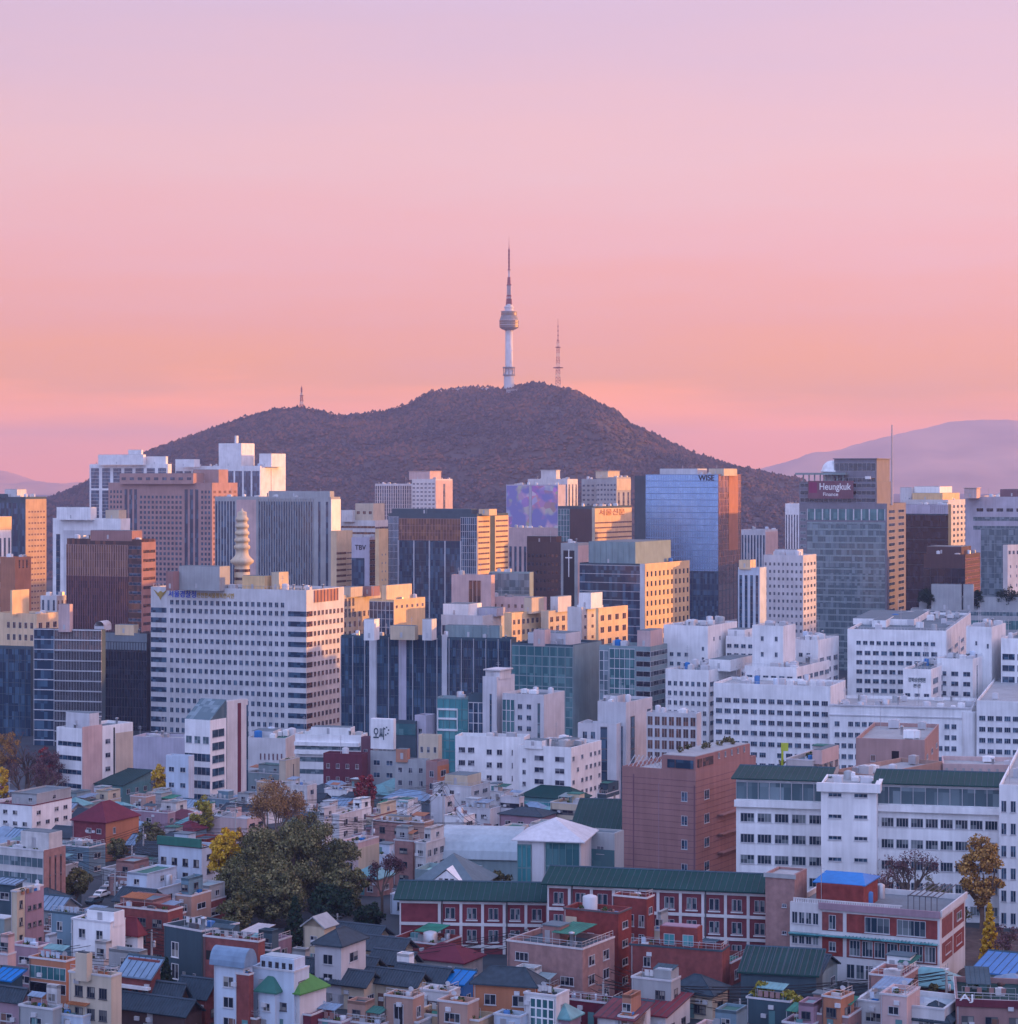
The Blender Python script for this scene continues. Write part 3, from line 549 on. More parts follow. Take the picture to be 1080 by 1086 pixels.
op(B, 'F', Pn('white', u=(.45, .5), zt=583, zb=612, p=.2, name='cross')); op(B, 'F', Pn('white', u=(.27, .68), zt=591, zb=592.3, p=.21, name='cross_bar'))
bld('office_building', OB, 'dark banded glass office with a sunlit yellow grid end and two roof blocks', 615, 684, 731, 598, 1200, 28, 'slate', front=[Cw(1, 4.6, t=1, g='navy', fr='frame', mt=.06, hb=.3), Pn('lightgrey', u=(.93, 1), t=0, p=.3)], side=[Pn('sand', p=.3, t=-.0), Wn(11, 5.2, .38, .55, t=3, g='darkglass')],  # sunlight on the end wall painted as a gold panel
    top=[Rb(625, 674, 719, 575, back=.12, wall='tealgrey', fins=8)], vis=680, fr='darkframe')
mat('tinslate', (.2,.28,.42), rough=.4, metal=.5)
def mirror_tower():
    B = bld('office_tower', OB, 'tall sky blue mirror glass tower with a slanted top and copper lit end', 685, 762, 786, 503, 1500, 22, 'slate', front=[Cw(30, 4.2, t=0, g='bluemirror', fr='tinslate', mt=.06, hb=.55, mp=.08, hp=.05, zb=606), Cw(20, 4.2, zt=606, g='navy', fr='slate')],  # blue upper and dark lower glass paint what the front reflects
        side=[Cw(6, 4.2, t=0, g='copperglass', fr='rose', zb=600), Pn('orangebrick', u=(.45, .85), t=0, zb=585, p=.3), Cw(6, 4.2, zt=600, g='bronze', fr='slate')], top=[Rb(700, 740, 750, 497, back=.3, wall='lightgrey'), Rb(752, 768, 782, 497, back=.1, wall='cream')], vis=690, par=.6)  # warm upper glass and orange panel paint sunlight; dark lower glass is unlit
    m = MB(); d, h = B.d, B.h; x = -18/F*1500*1.0
    pts = [(x, 10), (-.02, 0), (-.02, d-1), (x, d-1)]
    for i in range(4): a, c = pts[i], pts[(i+1) % 4]; m.face([(a[0], a[1], -1), (c[0], c[1], -1), (c[0], c[1], h-1), (a[0], a[1], h-1)])
    m.face([(p[0], p[1], h-1) for p in pts]); m.build('wall_wing', 'slate', B.root)
    sign(B, 'F', 'WISE', B.w*.84, wz(507, B.Y)-B.z0, 5.2, 'bandtext', .5, 11)
mirror_tower()
bld('office_building', OB, 'pale finned block with a peach lit end, right of the mirror tower', 783, 812, 825, 562, 1700, 25, 'lightgrey', front=[Vs(9, .5, t=4, g='navy', fh=0)], side=[Pn('pink', p=.2)], vis=640)  # pink panel paints the warm light on the end wall
bld('office_building', OB, 'low white far block half hidden by the green glass headquarters', 833, 850, 856, 534, 2400, 22, 'white', front=[Vs(6, .5, t=12, g='navy', fh=0)], vis=560)
bld('office_building', OB, 'white block with a regular grid of small dark windows', 810, 852, 866, 589, 1250, 25, 'lightgrey', front=[Wn(9, 4.1, .5, .45, t=3, g='navy')], side=[Wn(4, 4.1, .5, .45, t=3)], top=[Rb(822, 846, 852, 583, back=.4)], vis=670)
bld('office_building', OB, 'small blue clad block low between the mirror tower and the white grid block', 783, 806, 813, 602, 1180, 24, 'paleblue', front=[Vs(4, .5, t=4, g='navy')], top=[Rb(784, 796, 802, 594, back=.1, wall='sand')], vis=670)
def heungkuk():
    B = bld('office_tower', OB, 'big green glass headquarters with a tall roof mast and a white dome', 848, 941, 961, 534, 1330, 22, mat('greymauve', (.16,.16,.19)), gl='greyteal', front=[Cw(10, 3.9, u=(.09, .98), zt=540, zb=552, g='tealglass', fr='lightgrey', mt=.35, hb=0), Cw(14, 3.9, u=(.09, .98), zt=554, g='greyteal', fr='tealgrey', hb=.9, mt=.06), Wn(1, 3.9, .7, .45, u=(0, .09), t=4, g='greyteal'), Wn(12, 3.9, .55, .33, u=(.12, .96), zt=556, g='darkglass', fr='darkframe', skip=.45)],
        side=[Wn(2, 3.9, .62, .5, t=3, g='darkglass')], vis=720, clutter=0)
    rbox(B, 848, 930, 952, 511, back=.12, wall='greymauve', name='upper_storey', win=0, bd=3)
    m = MB(); hh = B.h; k = B.Y/F
    m.box(B.w*.1, B.w*.62, -.2, .1, wz(529, B.Y)-B.z0, wz(510, B.Y)-B.z0); 
    m.build('sign_board', 'purple', B.root)
    rbox(B, 885, 930, 952, 487, back=.25, wall='greymauve', name='upper_storey', win=0, cap=True, bd=3)
    sign(B, 'F', 'Heungkuk', B.w*.41, wz(516.4, B.Y)-B.z0, 5.6, 'white', .22, 19); sign(B, 'F', 'Finance', B.w*.36, wz(524.5, B.Y)-B.z0, 3, 'white', .22, 9)
    q = MB(); q.box(B.w*.115, B.w*.205, -.3, -.21, wz(523, B.Y)-B.z0, wz(511.5, B.Y)-B.z0); q.build('sign_emblem', mat('magenta', (.2,.03,.09)), B.root)
    z = wz(503.5, B.Y)-B.z0; c = MB(); c.box(-3, B.w*.52, 2, 9, z, z+1.2)
    for i in range(8): c.box(B.w*(.02+i*.065), B.w*(.02+i*.065)+.6, 4, 4.8, z-6, z)
    c.build('canopy', 'tealgrey', B.root)
    d = MB(); x, y = B.w*.31, 16; r = 6.6; z0 = wz(500, B.Y)-B.z0
    d.lathe([(r*.9, z0-8), (r*.9, z0-.5), (r*1.08, z0-.4), (r*1.08, z0+.6)]+[(r*math.cos(a*.157), z0+.8+r*.9*math.sin(a*.157)) for a in range(11)], x, y, 24); d.build('dome', 'white', B.root)
    p = MB(); X = B.w+1; Yd = 9; z1 = wz(450, B.Y)-B.z0
    p.bar((X, Yd, B.h-1), (X, Yd, z1), 1.1, 0, .6, 8); p.build('roof_mast', 'pale_metal', B.root)
    e = MB(); e.box(B.w*.74, B.w*.8, 3.2, 3.9, wz(508, B.Y)-B.z0, wz(505, B.Y)-B.z0); e.build('lamp_panel', 'white', B.root)
    for v in (510.5, 517, 523.5): op(B, 'F', dict(k='p', m='darkglass', u=(.45, .95), zt=v-1.2, zb=v+1.6, p0=-.1, p=.3, name='window_band')) if False else None
heungkuk()
bld('office_building', OB, 'white grid block with yellow lit terraces on top', 955, 1006, 1030, 530, 1700, 28, 'offwhite', front=[Bd(5, .35, t=2, g='navy')], side=[Wn(6, 4.4, .5, .5, t=3, g='navy')], top=[Rb(968, 1000, 1018, 523, back=.1, wall='sand'), Rb(970, 997, 1010, 516, back=.3, wall='lumin'), Rb(955, 967, 970, 517, back=.4)], vis=600)  # gold and bright roof blocks have the low sun painted in
bld('office_building', OB, 'dark violet glass slab below the terraced white block', 958, 1006, 1009, 535, 1450, 20, 'slate', front=[Pn('lilac', zb=545, t=0, p=.3), Vs(8, .2, u=(.6, .95), zt=536, zb=544), Cw(0, 8, zt=546, g='darkglass', fr='slate')], vis=640)
bld('office_building', OB, 'wide pinkish block with green glass bands and a square chimney tower at its corner', 1024, 1130, 1160, 527, 1500, 20, 'lilac', front=[Wn(9, 4, .7, .6, zt=538, zb=545, g='darkglass', rows=1, u=(.1, 1)), Bd(6, .45, zt=546, zb=566, g='greyteal', u=(.08, 1)), Cw(12, 5, zt=561, g='greyteal', fr='tealgrey', u=(.16, 1))],
    top=[Rb(1023, 1036, 1040, 518, back=.02, wall='pink', cap=True), Rb(1061, 1090, 1100, 519, back=.3, wall='purple')], vis=640)
bld('apartment_building', 'building', 'dark brick block with a chimney slab and a lit corner above the planted terrace', 980, 1024, 1040, 588, 1300, 25, 'darkbrown', front=[Cw(6, 5, t=8, g='darkglass', fr='dark')], side=[Bd(3.5, .4, g='copperglass', fr='orangebrick')], top=[Rb(983, 1020, 1038, 580, back=.3, wall='darkbrown')], vis=650)
bld('office_building', OB, 'white corner block with slit windows beside the planted terrace', 1064, 1069, 1120, 578, 1200, 62, 'offwhite', side=[Wn(12, 4, .5, .5, zb=592, t=2, g='navy'), Wn(8, 5, .15, .3, zt=596)], vis=660)
TB = bld('terrace_building', 'building', 'low pale block with a planted roof terrace and long glass bands', 966, 1110, 1150, 648, 1050, 14, 'stone', roof='stone', front=[Bd(2.4, .8, t=.5, rows=1, g='greyteal', mw=1.5), Bd(5, .9, t=4.4, rows=1, g='tealglass', mw=2)], top=[Rb(975, 1110, 1130, 634, back=.55, wall='stone'), Rb(988, 1020, 1032, 620, back=.75, wall='stone'), Rb(1022, 1033, 1036, 620, back=.75, wall='stone')], vis=690, clutter=0)

def lookout():
    t = None; b = MB(); r = MB(); pts = [wx(p, NY) for p in np.linspace(468, 528, 16)]
    x0, z0 = pts[0], namsan(pts[0], NY-10); t = thing('lookout_wall', 'pale lookout wall along the bare ridge just west of the tall tower', 'wall', (x0, NY-10, z0))
    for i in range(15):
        za, zb = namsan(pts[i], NY-10)-z0, namsan(pts[i+1], NY-10)-z0; a, c = pts[i]-x0, pts[i+1]-x0
        b.face([(a, 0, za-3), (c, 0, zb-3), (c, 0, zb+4.5), (a, 0, za+4.5)]); b.face([(a, 0, za+4.5), (c, 0, zb+4.5), (c, 2, zb+4.5), (a, 2, za+4.5)]); b.face([(a, 2, za-3), (a, 2, za+4.5), (c, 2, zb+4.5), (c, 2, zb-3)])
        r.bar((a, .5, za+4.5), (a, .5, za+7.5), .4)
    b.build('wall', 'pale_metal', t); r.build('railing_post', 'pale_metal', t)
lookout()
mat('bank_soil', (.07,.05,.045), var=.4, scale=.5)
def bank(x, y): return gz(y)+.25+1.6*max(0, mnoise.noise(Vector((x*.12, y*.12, 2.2))))
grid_mesh('earth_bank', np.linspace(wx(1024, 375), wx(1105, 405), 16), np.linspace(362, 428, 26), bank, 'bank_soil')
# ------------------------------------------------------------------ the middle of the city
def police():
    B = bld('government_building', 'office building', 'broad white government block with an eagle emblem, blue lettering and a tiered pagoda-like radio tower', 160, 325, 365, 626, 985, 24, 'offwhite', par=1.2,
        front=[Wn(20, 4.45, .62, .5, zt=637.0, rows=1, u=(.12, .87), g='navy'), Bd(4.45, .55, zt=646, u=(0, .105), g='navy', mw=20), Wn(20, 4.45, .62, .5, zt=646, u=(.12, .87), g='navy'), Bd(4.45, .55, zt=646, u=(.885, 1), g='navy', mw=20)],
        side=[Bd(4.45, .55, zt=646, u=(0, .16), g='bronze', mw=20), Wn(8, 4.45, .6, .5, zt=646, u=(.17, .99), g='bronze'), Pn('orangebrick', u=(.2, .82), zt=627, zb=640, p=.12, name='louvre_panel'), Fn(7, u=(.2, .82), zt=627, zb=640, p=.3, wf=.1, m='rose')],
        top=[Rb(190, 233, 244, 601, back=.4, wall='stone'), Rb(257, 281, 288, 611, back=.3, wall='sand'), Rb(288, 296, 306, 607, back=.3, wall='cream'), Rb(176, 184, 190, 606, back=.5, wall='rose')], vis=790, clutter=2, zb=0)
    Z = lambda py: wz(py, B.Y)-B.z0
    sign(B, 'F', '서울경찰청', B.w*.21, Z(633.8), 3.3, mat('signblue', (.01,.08,.5)), .2, 14.5)
    sign(B, 'F', '안전한서울행복한시민', B.w*.425, Z(634.4), 2.4, mat('signgold', (.45,.27,.03)), .2, 19)
    e = MB(); x = B.w*.065; k = B.Y/F
    e.lathe([(1.4, -.3), (1.4, .0), (.1, .05)], 0, 0, 16, 0, False); v = e.v[:]; e.v = [(x+a, -.05-c, Z(634)+b) for a, b, c in v]
    for s in (-1, 1):
        for i in range(4): e.face([(x+s*1.0, -.25, Z(634)+.4-i*.35), (x+s*(3.6-i*.6), -.25, Z(634)+2.2-i*.75), (x+s*(3.3-i*.6), -.25, Z(634)+1.5-i*.75), (x+s*1.0, -.25, Z(634)-.1-i*.35)][::s], 0)
    e.face([(x-.8, -.26, Z(634)-1.2), (x, -.26, Z(634)-2.6), (x+.8, -.26, Z(634)-1.2)], 0); e.build('emblem', mat('emblemgold', (.35,.25,.08)), B.root)
    m = MB(); r = lambda px: px*k
    prof = [(r(8.6), Z(622)), (r(8.2), Z(604)), (r(7.6), Z(603)), (r(9), Z(601.5)), (r(12.5), Z(599)), (r(12.7), Z(596.5)), (r(11), Z(595)), (r(8), Z(592)), (r(7), Z(589.5)), (r(6.6), Z(585))]
    for i in range(5): a = 584-i*7.6; q = 1-i*.055; prof += [(r(8.6*q), Z(a)), (r(8.9*q), Z(a-1.8)), (r(8.5*q), Z(a-3.4)), (r(6.9*q), Z(a-4.2)), (r(6.6*q), Z(a-7.4))]
    prof += [(r(5), Z(546.5)), (r(5), Z(544)), (r(1.6), Z(543)), (r(.4), Z(540))]
    m.lathe(prof, B.w*.5+1, 11, 24); p = m.build('communications_tower', 'cream', B.root)
    q = MB()
    for j, a in enumerate((618, 609)): q.lathe([(r(8.75), Z(a)), (r(8.7), Z(a-3))], B.w*.5+1, 11, 24, smooth=False)
    q.build('window_band', 'bronze', p)
    n = MB()
    for i in range(46): x = 1+i*(B.w-2)/45; n.box(x-.05, x+.05, .5, .6, B.h-.01, B.h+1.3)
    n.box(1, B.w-1, .5, .6, B.h+1.3, B.h+1.4); n.build('railing', 'steel', B.root)
police()
bld('office_building', OB, 'dark blue glass block low at the western edge', -20, 33, 37, 686, 1000, 20, 'slate', front=[Cw(9, 5, t=1, g='navy', fr='slate')], vis=790)
bld('office_building', OB, 'orange lit stepped block behind the round cornered glass building', -5, 39, 62, 651, 1120, 28, 'sand', front=[Wn(5, 6, .5, .5, u=(.25, .95), t=3, g='bronze')], side=[Wn(3, 6, .5, .5, t=3, g='bronze')], top=[Rb(11, 13, 42, 626, back=.15, wall='sand')], vis=700)
bld('office_building', OB, 'small white block with tall blue slot windows between the orange block and the bronze tower', 43, 60, 72, 632, 1180, 25, 'offwhite', front=[Wn(3, 7, .4, .8, t=1.5, g='navy', rows=1)], side=[Wn(3, 7, .35, .75, t=1.5, g='copperglass', rows=1)], vis=690)
def round_glass():
    B = bld('office_building', OB, 'glass office with thin white floor bands and a pale half round block on its roof', 36, 108, 112, 668, 960, 14, 'slate', front=[Cw(1, 4.3, u=(0, .30), t=0, g='navy', fr='lightgrey', hb=.35, hp=.3), Cw(30, 4.3, u=(.31, 1), t=0, zb=690, g='bronze', fr='lightgrey', mt=.05, hb=.5, hp=.5), Cw(30, 4.3, u=(.31, 1), zt=690, g='darkglass', fr='steel', mt=.05, hb=.5, hp=.5)],
        top=[Rb(62, 74, 91, 641, back=.2, wall='pink')], vis=800)
    m = MB(); k = B.Y/F; z = B.h-1; x = B.w*.83; w = 5.5*k
    m.lathe([(w, 0), (w, 8)], 0, 0, 16, a0=0, a1=math.pi); v = m.v[:]; m.v = [(x+a, 9+c, z+4.5*k+b) for a, b, c in v]
    m.box(x-w, x+w, 9, 17, z, z+4.5*k); m.build('roof_house', 'lightgrey', B.root)
round_glass()
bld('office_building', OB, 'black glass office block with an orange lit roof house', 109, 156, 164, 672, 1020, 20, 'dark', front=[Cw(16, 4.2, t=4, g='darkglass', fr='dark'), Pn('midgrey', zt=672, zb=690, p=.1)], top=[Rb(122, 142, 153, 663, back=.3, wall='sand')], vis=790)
bld('office_building', OB, 'cream block with a bright sunlit window grid beside the police block', 350, 358, 404, 632, 1075, 30, 'cream', side=[Wn(4, 5, .6, .8, u=(.06, .4), t=1, rows=2, g='bronze'), Wn(9, 4.6, .5, .6, zt=648, g='bronze')], top=[Rb(358, 372, 385, 623, back=.2, wall='cream'), Rb(385, 394, 403, 622, back=.5, wall='rose')], vis=700)
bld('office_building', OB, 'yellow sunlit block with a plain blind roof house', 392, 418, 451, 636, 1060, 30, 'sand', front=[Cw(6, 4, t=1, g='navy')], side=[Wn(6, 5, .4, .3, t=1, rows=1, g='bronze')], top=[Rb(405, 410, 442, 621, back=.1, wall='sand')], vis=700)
bld('office_building', OB, 'pale rose block with one tall dark recess, beside a green glazed wing', 479, 521, 525, 610, 1150, 20, 'pinkstone' if False else 'pink', front=[Pn('bronze', u=(.44, .75), zt=616, zb=641, p=.1, name='window_recess'), Fn(3, u=(.44, .75), zt=616, zb=641, p=.25, wf=.1)], vis=690)
bld('office_building', OB, 'low block with a blind green glazed upper wall', 519, 562, 566, 607, 1170, 18, 'tealgrey', front=[Pn('tealgrey', t=.5, zb=630, p=.2), Cw(4, 9, t=.5, zb=630, g='greyteal', fr='tealgrey', mt=.05)], vis=690)
bld('office_building', OB, 'long pale pink low block behind the sunlit roof boxes', 515, 572, 580, 634, 1150, 22, 'pink', front=[Wn(8, 5, .4, .4, t=2, g='copperglass')], vis=690)
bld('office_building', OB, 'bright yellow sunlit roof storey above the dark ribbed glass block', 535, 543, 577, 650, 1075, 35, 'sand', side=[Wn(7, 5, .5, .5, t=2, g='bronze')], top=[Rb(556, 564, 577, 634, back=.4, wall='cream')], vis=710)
bld('office_building', OB, 'cream block with fenced roof and a boxy stair head', 574, 582, 607, 648, 1085, 30, 'cream', side=[Wn(4, 4.5, .5, .6, t=2, g='bronze')], top=[Rb(584, 592, 606, 633, back=.3, wall='offwhite')], vis=710)
bld('office_building', OB, 'white cube-like block with a sunlit flank behind the teal glass offices', 602, 617, 640, 644, 1060, 30, 'offwhite', side=[Wn(3, 5, .3, .3, t=2, g='bronze')], top=[Rb(614, 627, 639, 629, back=.1, wall='white')], vis=710)
bld('office_building', OB, 'small orange-yellow block with a window grid right of the white cube', 632, 635, 666, 645, 1045, 32, 'sand', side=[Wn(4, 5.5, .5, .5, t=2, g='bronze')], vis=710)
bld('office_building', OB, 'white panelled low block behind the dark ribbed glass block', 468, 512, 538, 653, 1080, 24, 'lightgrey', front=[Vs(5, .7, t=5, g='navy')], top=[Rb(470, 497, 511, 641, back=.2, wall='white'), Rb(507, 527, 536, 645, back=.4, wall='lilac')], vis=710)
bld('office_building', OB, 'long dark teal glass block ribbed with white uprights', 362, 542, 548, 677, 940, 16, 'slate', front=[Cw(44, 4, t=1, g='navy', fr='slate', mt=.1), Fn(14, u=(0, 1), t=.5, p=.6, wf=.05, m='steel'), Pn('lightgrey', u=(.17, .21), t=-1, p=.5), Pn('lightgrey', u=(.6, .63), t=-1, p=.5), Pn('lilac', u=(.345, .39), t=0, p=.4)],
    top=[Rb(386, 397, 412, 657, back=.15, wall='white'), Rb(448, 458, 470, 657, back=.15, wall='offwhite'), Rb(414, 440, 448, 664, back=.4, wall='cream'), Rb(473, 530, 540, 664, back=.5, wall='tealgrey', fins=6)], vis=800, clutter=2)
bld('office_building', OB, 'teal glass office with a plain slate side wall', 543, 608, 638, 684, 900, 26, 'slate', front=[Cw(8, 4, t=.8, g='tealglass', fr='tealgrey', mt=.15, hb=.4)], side=[Pn('tealgrey', p=.1, t=.2)], top=[Rb(560, 600, 616, 672, back=.4, wall='lightgrey'), Rb(566, 578, 584, 668, back=.2, wall='pink')], vis=810, clutter=2)
bld('office_building', OB, 'green glass office with a projecting glazed bay and pink roof house', 636, 690, 708, 686, 885, 24, 'tealgrey', front=[Cw(2, 3.9, u=(0, .18), t=2, g='greyteal', fr='lightgrey'), Cw(5, 3.9, u=(.2, .7), t=1, g='tealglass', fr='lightgrey', mt=.08, hb=.3), Bd(3.9, .55, u=(.72, 1), t=1, g='darkglass', fr='lightgrey')], side=[Bd(3.9, .5, t=1, g='darkglass', fr='lightgrey')], top=[Rb(676, 690, 706, 669, back=.2, wall='pink')], vis=800)
# ---- the white hospital on the right
HO = 'hospital block'; hosp = 'interlocking blocks of the white hospital'
HW = dict(wall='white', gl='navy')
bld('hospital_block', HO, 'tall white hospital wing with a blank front and small stacked windows', 704, 751, 782, 664, 900, 26, front=[Wn(1, 4.2, .35, .4, u=(.82, .96), t=7, g='navy'), Wn(3, 3.8, .5, .4, u=(.1, .6), zt=690)], side=[Vs(1, .25, u=(.55, .8), t=6, g='navy'), Wn(2, 5, .2, .3, u=(.1, .5), t=3, rows=1)], vis=760, group=hosp, clutter=2, **HW)
bld('hospital_block', HO, 'white hospital block with a gently rounded cornice, left of the long window rows', 706, 752, 786, 711, 860, 26, front=[Wn(7, 3.7, .62, .5, t=3.6, u=(.03, .97))], side=[Wn(5, 3.7, .65, .5, t=3.6)], top=[Rb(752, 775, 800, 700, back=.2, wall='white')], vis=830, group=hosp, clutter=3, **HW)
bld('hospital_block', HO, 'low white hospital block with a dark window row below its ridge of roof boxes', 770, 815, 842, 676, 905, 25, front=[Wn(6, 3.7, .7, .45, t=2)], top=[Rb(772, 790, 800, 668, back=.2)], vis=760, group=hosp, clutter=2, **HW)
bld('hospital_block', HO, 'plain white hospital stair tower with four tiny windows', 798, 831, 844, 664, 860, 26, front=[Wn(2, 6, .22, .3, t=2, u=(.1, 1), skip=.3)], side=[], vis=740, group=hosp, **HW)
bld('hospital_block', HO, 'white hospital block with a pink lit side of stacked windows', 836, 868, 890, 679, 880, 26, side=[Wn(3, 4.2, .6, .5, t=6)], front=[Wn(3, 3.8, .5, .4, u=(.05, .8), t=4)], vis=770, group=hosp, clutter=3, **HW)
bld('hospital_block', HO, 'white sloping roofed hospital link block with square windows', 790, 845, 880, 708, 850, 26, front=[Wn(6, 3.7, .7, .5, u=(.02, .95), t=2.5, rows=1)], side=[Wn(6, 3.7, .75, .5, t=2.5)], vis=770, group=hosp, clutter=3, **HW)
B = bld('hospital_block', HO, 'long white hospital wing with five rows of dark paired windows, farther left', 757, 881, 897, 728, 815, 20, front=[Wn(13, 3.9, .72, .45, t=4.3, u=(.01, .99), mull=2, skip=.03)], vis=840, group=hosp, roof='stone', clutter=2, **HW)
bld('hospital_block', HO, 'white hospital block with a double height roof screen behind the flat low wing', 899, 1004, 1030, 669, 885, 16, front=[Wn(12, 3.7, .66, .42, t=3.5, rows=1, u=(.08, .9)), Wn(10, 3.7, .74, .5, t=7.5, u=(.08, .92))], side=[Wn(4, 3.7, .5, .45, t=7)], top=[Rb(925, 940, 948, 658, back=.3), Rb(905, 970, 985, 664, back=.4)], vis=790, group=hosp, clutter=2, **HW)
B = bld('hospital_block', HO, 'plain white hospital annex with small lettering on its upper wall', 958, 988, 1014, 710, 850, 22, side=[Wn(3, 3.7, .6, .6, t=3)], front=[Wn(3, 3.7, .55, .45, zt=733)], vis=790, group=hosp, clutter=3, **HW)
sign(B, 'F', '강북삼성병원', B.w*.5, wz(722, B.Y)-B.z0, 1.9, 'slate', .12, 6.5); sign(B, 'F', '본관', B.w*.5, wz(728, B.Y)-B.z0, 1.6, 'slate', .12)
bld('hospital_block', HO, 'white hospital block with a lit narrow side right of the lettered annex', 994, 1032, 1045, 699, 865, 24, front=[Wn(3, 3.8, .6, .45, t=4)], side=[Vs(1, .2, u=(.2, .5), t=3)], vis=790, group=hosp, clutter=3, **HW)
bld('hospital_block', HO, 'tall white hospital stair tower with a lit right edge', 1025, 1052, 1067, 665, 880, 24, front=[Wn(1, 5, .2, .3, t=4, u=(.2, .6)), Wn(1, 7, .3, .25, t=4, u=(.7, 1), rows=1)], vis=770, group=hosp, clutter=3, **HW)
bld('hospital_block', HO, 'white hospital block at the eastern edge with wide dark window bands', 1062, 1110, 1130, 678, 870, 22, front=[Wn(3, 4.4, .85, .55, t=5)], vis=790, group=hosp, clutter=3, **HW)
def hospital_low():
    B = bld('hospital_block', HO, 'long flat white hospital wing ending in a rounded stair drum', 880, 1031, 1036, 752, 800, 14, front=[Wn(18, 3.9, .74, .45, skip=.03, t=4.5, u=(.03, .9), mull=2)], vis=840, group=hosp, roof='stone', clutter=2, **HW)
    m = MB(); k = B.Y/F; m.lathe([(8.5*k, 0), (8.5*k, B.h-1.2), (7.9*k, B.h-1.1)], B.w-3*k, 4*k, 24); m.build('stair_drum', 'offwhite', B.root)
    n = MB(); n.box(0, B.w, -.5, .2, B.h+.002, B.h+.5); n.box(0, B.w*.94, -.3, .1, B.h-3.5, B.h-3.1); n.build('cornice', 'lightgrey', B.root)
hospital_low()
bld('hospital_block', HO, 'white hospital wing at the eastern edge right of the rounded drum', 1036, 1120, 1140, 745, 790, 16, front=[Wn(9, 3.9, .74, .45, t=4.3, u=(.02, .98), mull=2)], vis=840, group=hosp, roof='stone', **HW)
# ---- offices between the old quarter and the ribbed glass
bld('office_building', OB, 'turquoise glass office with white picture-frame balconies', 464, 503, 508, 740, 800, 16, 'tealgrey', front=[Cw(6, 3.7, t=.5, g='aqua', fr='teal', mt=.08, hb=.35), Fn(1, u=(.02, .55), zt=752, zb=776, p=.5, wf=.04, m='white'), Pn('white', u=(.02, .55), zt=753, zb=751, p=.5) if False else Pn('white', u=(.02, .55), zt=752, zb=754, p=.5), Pn('white', u=(.02, .55), zt=762, zb=764, p=.5), Pn('white', u=(.02, .55), zt=774, zb=776, p=.5)], vis=850)
bld('office_building', OB, 'dark glazed link block capped with a pale tank room', 497, 513, 517, 736, 795, 16, 'slate', front=[Cw(3, 3.6, t=3, g='navy', fr='lightgrey')], vis=820)
bld('office_building', OB, 'pale lift tower with a small pointed mast', 512, 527, 546, 718, 790, 28, 'lightgrey', front=[Vs(1, .3, u=(.35, .8), t=6, g='navy')], side=[], top=[Rb(515, 530, 542, 712, back=.1, cap=True, wall='offwhite')], vis=830)
bld('office_building', OB, 'pale office block with stacked pairs of windows and a blank sunlit end', 533, 577, 599, 737, 780, 26, 'lightgrey', front=[Cw(3, 3.8, u=(0, .3), t=2, g='tealglass', fr='lightgrey'), Wn(2, 3.8, .55, .45, u=(.32, .75), t=2.5, g='navy'), Vs(1, .3, u=(.78, .98), t=3, g='greyteal')], side=[], vis=830)
bld('office_building', OB, 'grey twin block with a sunken blue glass shaft', 613, 654, 660, 768, 745, 18, 'lightgrey', front=[Wn(2, 3.9, .6, .6, u=(.08, .5), t=2, g='navy'), Vs(1, .7, u=(.55, .8), t=1, g='navy')], vis=860)
bld('office_building', OB, 'tall pale core tower with one deep blue glazed slot', 634, 664, 692, 745, 750, 28, 'lightgrey', front=[Vs(1, .75, u=(.45, .95), t=8, g='navy')], side=[Vs(1, .5, u=(.1, .4), t=5, g='navy'), Wn(1, 5, .6, .3, u=(.75, .98), t=2, rows=1)], top=[Rb(640, 655, 664, 738, back=.3)], vis=870, clutter=2)
bld('office_building', OB, 'egg-crate office block of deep square dark windows in white frames', 686, 739, 744, 757, 740, 18, 'lightgrey', front=[Wn(7, 3.9, .75, .78, t=.8, g='bronze')], vis=850, clutter=2)
bld('apartment_building', 'building', 'long white apartment block with sparse paired windows', 483, 556, 562, 782, 735, 12, 'white', front=[Wn(2, 4.2, .7, .45, u=(.03, .3), t=2.5, mull=2), Wn(2, 4.2, .55, .45, u=(.42, .72), t=3), Wn(2, 4.2, .2, .45, u=(.78, .98), t=3)], vis=870)
bld('apartment_building', 'building', 'white slab block whose pink lit end is dotted with windows', 550, 606, 638, 793, 690, 27, 'white', front=[Wn(2, 3.6, .45, .42, u=(.2, .98), t=2), Wn(1, 3.6, .4, .4, u=(.02, .2), t=3, skip=.4)], side=[Wn(7, 3.6, .5, .4, t=1.8, skip=.15)], top=[Rb(556, 575, 585, 786, back=.2), Rb(582, 600, 620, 787, back=.4, wall='stone')], vis=870, clutter=2)
B = bld('office_building', OB, 'white six-storey block with strip windows and a blank pink flank', 60, 87, 141, 773, 745, 33, 'white', front=[Bd(4.6, .36, t=3, u=(.06, .98), g='navy', mw=2)], side=[Pn('pink', u=(0, .38), t=-.6, p=.25), Wn(1, 4.6, .5, .35, u=(.4, .6), t=3), Pn('black', u=(.61, .64), t=1, p=.05), Pn('beige', u=(.65, 1), t=3, p=.1)], top=[Rb(70, 95, 105, 757, back=.15, wall='lightgrey')], vis=880)
